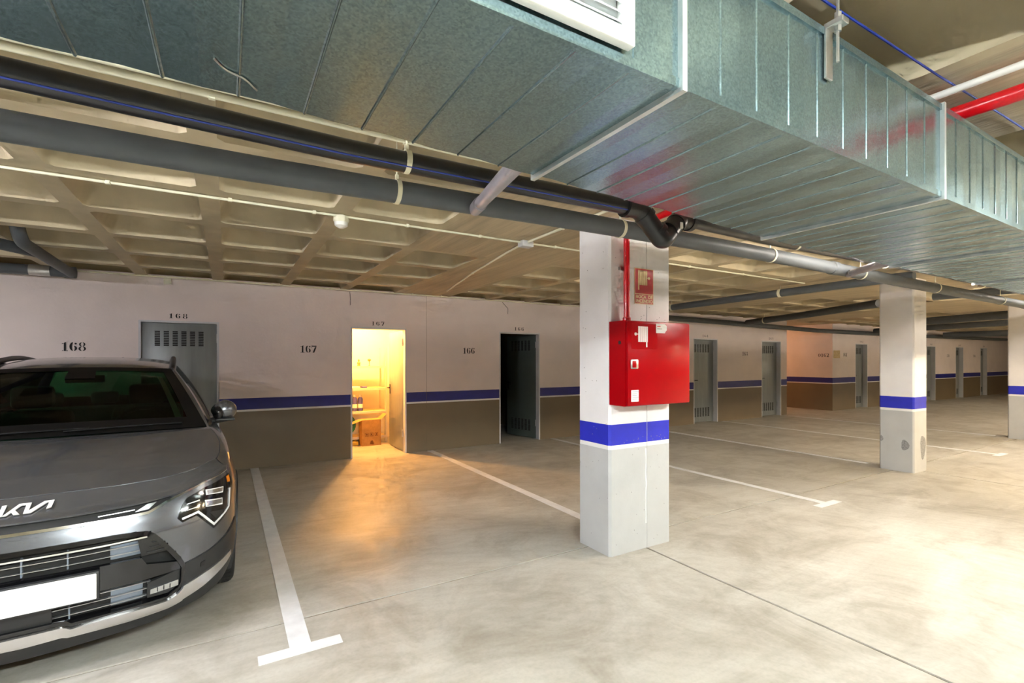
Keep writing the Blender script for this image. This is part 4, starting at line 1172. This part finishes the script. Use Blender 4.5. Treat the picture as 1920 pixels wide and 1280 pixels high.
    def SD(u, t, sg=1):   # body side above the belt; u 0 front..1 rear
        b = Vector((interp(u, [0, .15, .5, 1], [.772, .812, .828, .76]), 1.06 + 3.10 * u, interp(u, [0, .1, 1], [1.025, 1.03, 1.085])))
        tp = Vector((interp(u, [0, .5, 1], [.556, .575, .54]), 1.985 + 1.95 * u, interp(u, [0, .3, .7, 1], [1.448, 1.49, 1.485, 1.44])))
        p = b.lerp(tp, t); k = math.sin(math.pi * t) * .022
        return Vector((sg * (p.x + k), p.y, p.z))
    for sg in (1, -1):
        fn = lambda u, t: SD(u, t, sg); o2 = Vector((sg * .004, 0, .001))
        # pillars and rails of the body side, windows between them
        def poly_side(nm, uv, m, off, parent=C):
            return sheet(nm, lambda a, t: fn(uv[0] + (uv[1] - uv[0]) * a + (uv[2] * t), t), 0, 1, 10, uv[3], uv[4], 6, m, parent, off)
        sheet('window_line', fn, 0, 1, 30, .93, 1.0, 2, 'car_paint'); sheet('belt_line', fn, 0, 1, 30, -.06, .06, 3, 'satin_black')
        sheet('a_pillar', fn, 0, .055, 4, 0, 1, 12, 'car_paint'); sheet('b_pillar', fn, .40, .44, 3, .06, .93, 10, 'gloss_black'); sheet('c_pillar', fn, .80, 1, 8, .06, .93, 10, 'car_paint')
        sheet('side_window', fn, .055, .40, 14, .06, .93, 8, 'car_glass'); sheet('side_window', fn, .44, .80, 14, .06, .93, 8, 'car_glass')
        # filler between the screen edge and the side
        sheet('pillar_trim', lambda a, t: WS(sg, t).lerp(fn(0, t), a), 0, 1, 4, 0, 1, 14, 'car_paint')
        # fill between shell rim and the belt
        sheet('shoulder', lambda a, t: (lambda s: S(sg * s, rim(s)).lerp(fn(max(0, min(1, (plan(s).y - 1.06) / 3.10)), -.02), t))(1.84 + 2.95 * a), 0, 1, 40, 0, 1, 4, 'car_paint')
        MB().tube(curve([(sg * .550, 1.98, 1.430), (sg * .556, 2.10, 1.462), (sg * .562, 2.4, 1.500), (sg * .565, 2.9, 1.530), (sg * .563, 3.3, 1.528), (sg * .55, 3.75, 1.498), (sg * .54, 3.85, 1.46)], 6), .021, 10).build('roof_rail', 'satin_black', C, 60)
        # mirror
        mc = Vector((sg * .898, 1.56, 1.105))
        bm = bmesh.new(); bmesh.ops.create_uvsphere(bm, u_segments=20, v_segments=12, radius=1)
        for x in bm.verts:
            c = x.co
            k = 1 - .25 * max(0, -c.x * sg)
            x.co = Vector((mc.x + c.x * .092, mc.y + (c.y * .065 if c.y < 0 else min(c.y, .45) * .065), mc.z + c.z * .082 * k))
        bm.verts.index_update()
        mi = obj('door_mirror', [x.co.copy() for x in bm.verts], [tuple(q.index for q in x.verts) for x in bm.faces], 'car_paint', C, 60); bm.free()
        MB().tube([(sg * .80, 1.55, 1.02), (sg * .86, 1.56, 1.03), (sg * .92, 1.56, 1.035)], [.03, .028, .02], 10).build('mirror_foot', 'satin_black', mi, 50)
        MB().bbox((min(sg * .835, sg * .97), 1.50, 1.022), (max(sg * .835, sg * .97), 1.585, 1.042), .006).build('mirror_base', 'satin_black', mi, 40)
        bm = bmesh.new(); bmesh.ops.create_uvsphere(bm, u_segments=14, v_segments=10, radius=1)
        for x in bm.verts: c = x.co; x.co = Vector((sg * .856 + c.x * .042, 1.53 + c.y * .05, 1.088 + c.z * .058))
        bm.verts.index_update()
        obj('mirror_inner', [x.co.copy() for x in bm.verts], [tuple(q.index for q in x.verts) for x in bm.faces], 'gloss_black', mi, 60); bm.free()
        MB().bbox((min(sg * .85, sg * .965), 1.590, 1.055), (max(sg * .85, sg * .965), 1.596, 1.155), .004).build('mirror_glass', 'chrome', mi, 40)
        # door shut lines and handles
        for s_ in (1.98, 3.02, 4.10): strip('shut_line', [(sg * s_, .66), (sg * (s_ + .004), .66)], .62, .0015, .003, 'slot')
        for s_ in (2.85, 3.85): strip('door_handle', [(sg * s_, .88), (sg * (s_ + .16), .885)], .02, .025, .02, 'car_paint')
    def RF(u, t):
        y = 1.93 + .06 * u * u + t * (4.02 - 1.93); zc = interp(y, [1.9, 2.05, 2.3, 2.7, 3.2, 3.7, 4.05], [1.436, 1.476, 1.516, 1.540, 1.541, 1.512, 1.455])
        xw = interp(y, [1.9, 2.9, 4.05], [.548, .575, .535])
        return Vector((xw * u, y, zc - .050 * abs(u) ** 3))
    sheet('roof', RF, -1, 1, 24, 0, 1, 20, 'car_paint')
    def RW(u, t):
        b = Vector((.70 * u, 4.33 - .12 * u * u, 1.03)); tp = Vector((.535 * u, 4.02, 1.455 - .050 * abs(u) ** 3)); return b.lerp(tp, t)
    sheet('rear_window', RW, -.86, .86, 14, .18, .9, 6, 'car_glass')
    for a in ((-1, 1, 14, -.08, .18, 3), (-1, 1, 14, .9, 1, 2), (-1, -.86, 3, .18, .9, 6), (.86, 1, 3, .18, .9, 6)): sheet('tailgate', RW, *a, 'car_paint')
    for sg in (1, -1):
        sheet('quarter', lambda a, t: SD(1, t, sg).lerp(RW(sg, t), a), 0, 1, 4, -.05, 1, 8, 'car_paint')
        patch('tail_lamp', [(sg * 5.05, .70), (sg * 5.25, .70), (sg * 5.25, 1.0), (sg * 5.05, 1.0)], .006, .008, 'fire_red', step=.06)
    # ---- cabin
    MB().add([(-.74, 1.10, 1.0), (.74, 1.10, 1.0), (.74, 1.55, .985), (-.74, 1.55, .985), (-.74, 1.62, .75), (.74, 1.62, .75), (.74, 1.10, .75), (-.74, 1.10, .75)], [(0, 1, 2, 3), (3, 2, 5, 4), (4, 5, 6, 7), (0, 3, 4, 7), (1, 6, 5, 2)]).build('dashboard', 'interior', C)
    for x in (-.37, .37):
        s1 = MB().bbox((x - .25, 2.25, .45), (x + .25, 2.42, 1.10), .06); s1.bbox((x - .25, 1.80, .40), (x + .25, 2.36, .58), .06)
        s1.v = [Vector((p.x, p.y + max(0, p.z - .5) * .22, p.z)) for p in s1.v]
        st_ = s1.build('front_seat', 'seat_cloth', C, 40)
        MB().bbox((x - .13, 2.40, 1.12), (x + .13, 2.49, 1.30), .035).build('headrest', 'seat_cloth', st_, 40)
    rs = MB().bbox((-.65, 3.25, .45), (.65, 3.42, 1.06), .06).build('rear_seat', 'seat_cloth', C, 40)
    for x in (-.42, 0, .42): MB().bbox((x - .11, 3.33, 1.08), (x + .11, 3.40, 1.20), .03).build('headrest', 'seat_cloth', rs, 40)
    sw = MB().tube([(.37 + .185 * math.cos(a * math.pi / 14), 1.72 + .06 * math.sin(a * math.pi / 14), .97 + .165 * math.sin(a * math.pi / 14)) for a in range(29)], .015, 8)
    sw.bbox((.30, 1.70, .93), (.44, 1.74, 1.01), .02); sw.tube([(.19, 1.72, .97), (.55, 1.72, .97)], .015, 6)
    sw.build('steering_wheel', 'interior', C, 50)
    MB().bbox((-.12, 1.98, 1.335), (.12, 2.01, 1.395), .012).build('rear_view_mirror', 'black_plastic', C, 40)
    for sg in (1, -1): sheet('pillar_lining', lambda a, t: WS(sg * (.80 + .055 * a), t) + Vector((0, .035, -.03)), 0, 1, 2, .20, .90, 10, 'pillar_cloth')
    sheet('headliner', lambda u, t: RF(u * .97, t) - Vector((0, 0, .02)), -1, 1, 10, 0, .98, 8, 'headliner')
    bx('cabin_floor', (-.80, 1.15, .36), (.80, 4.2, .40), 'interior', C)
    for sg in (1, -1):
        bx('door_card', (min(sg * .80, sg * .82), 1.20, .40), (max(sg * .80, sg * .82), 4.1, 1.0), 'interior', C)
    MB().lathe([(.0, 0), (.02, .0), (.012, .03), (.0, .035)], 12, (0.12, 3.7, 1.515), 'z', False).build('aerial', 'gloss_black', C)
car()
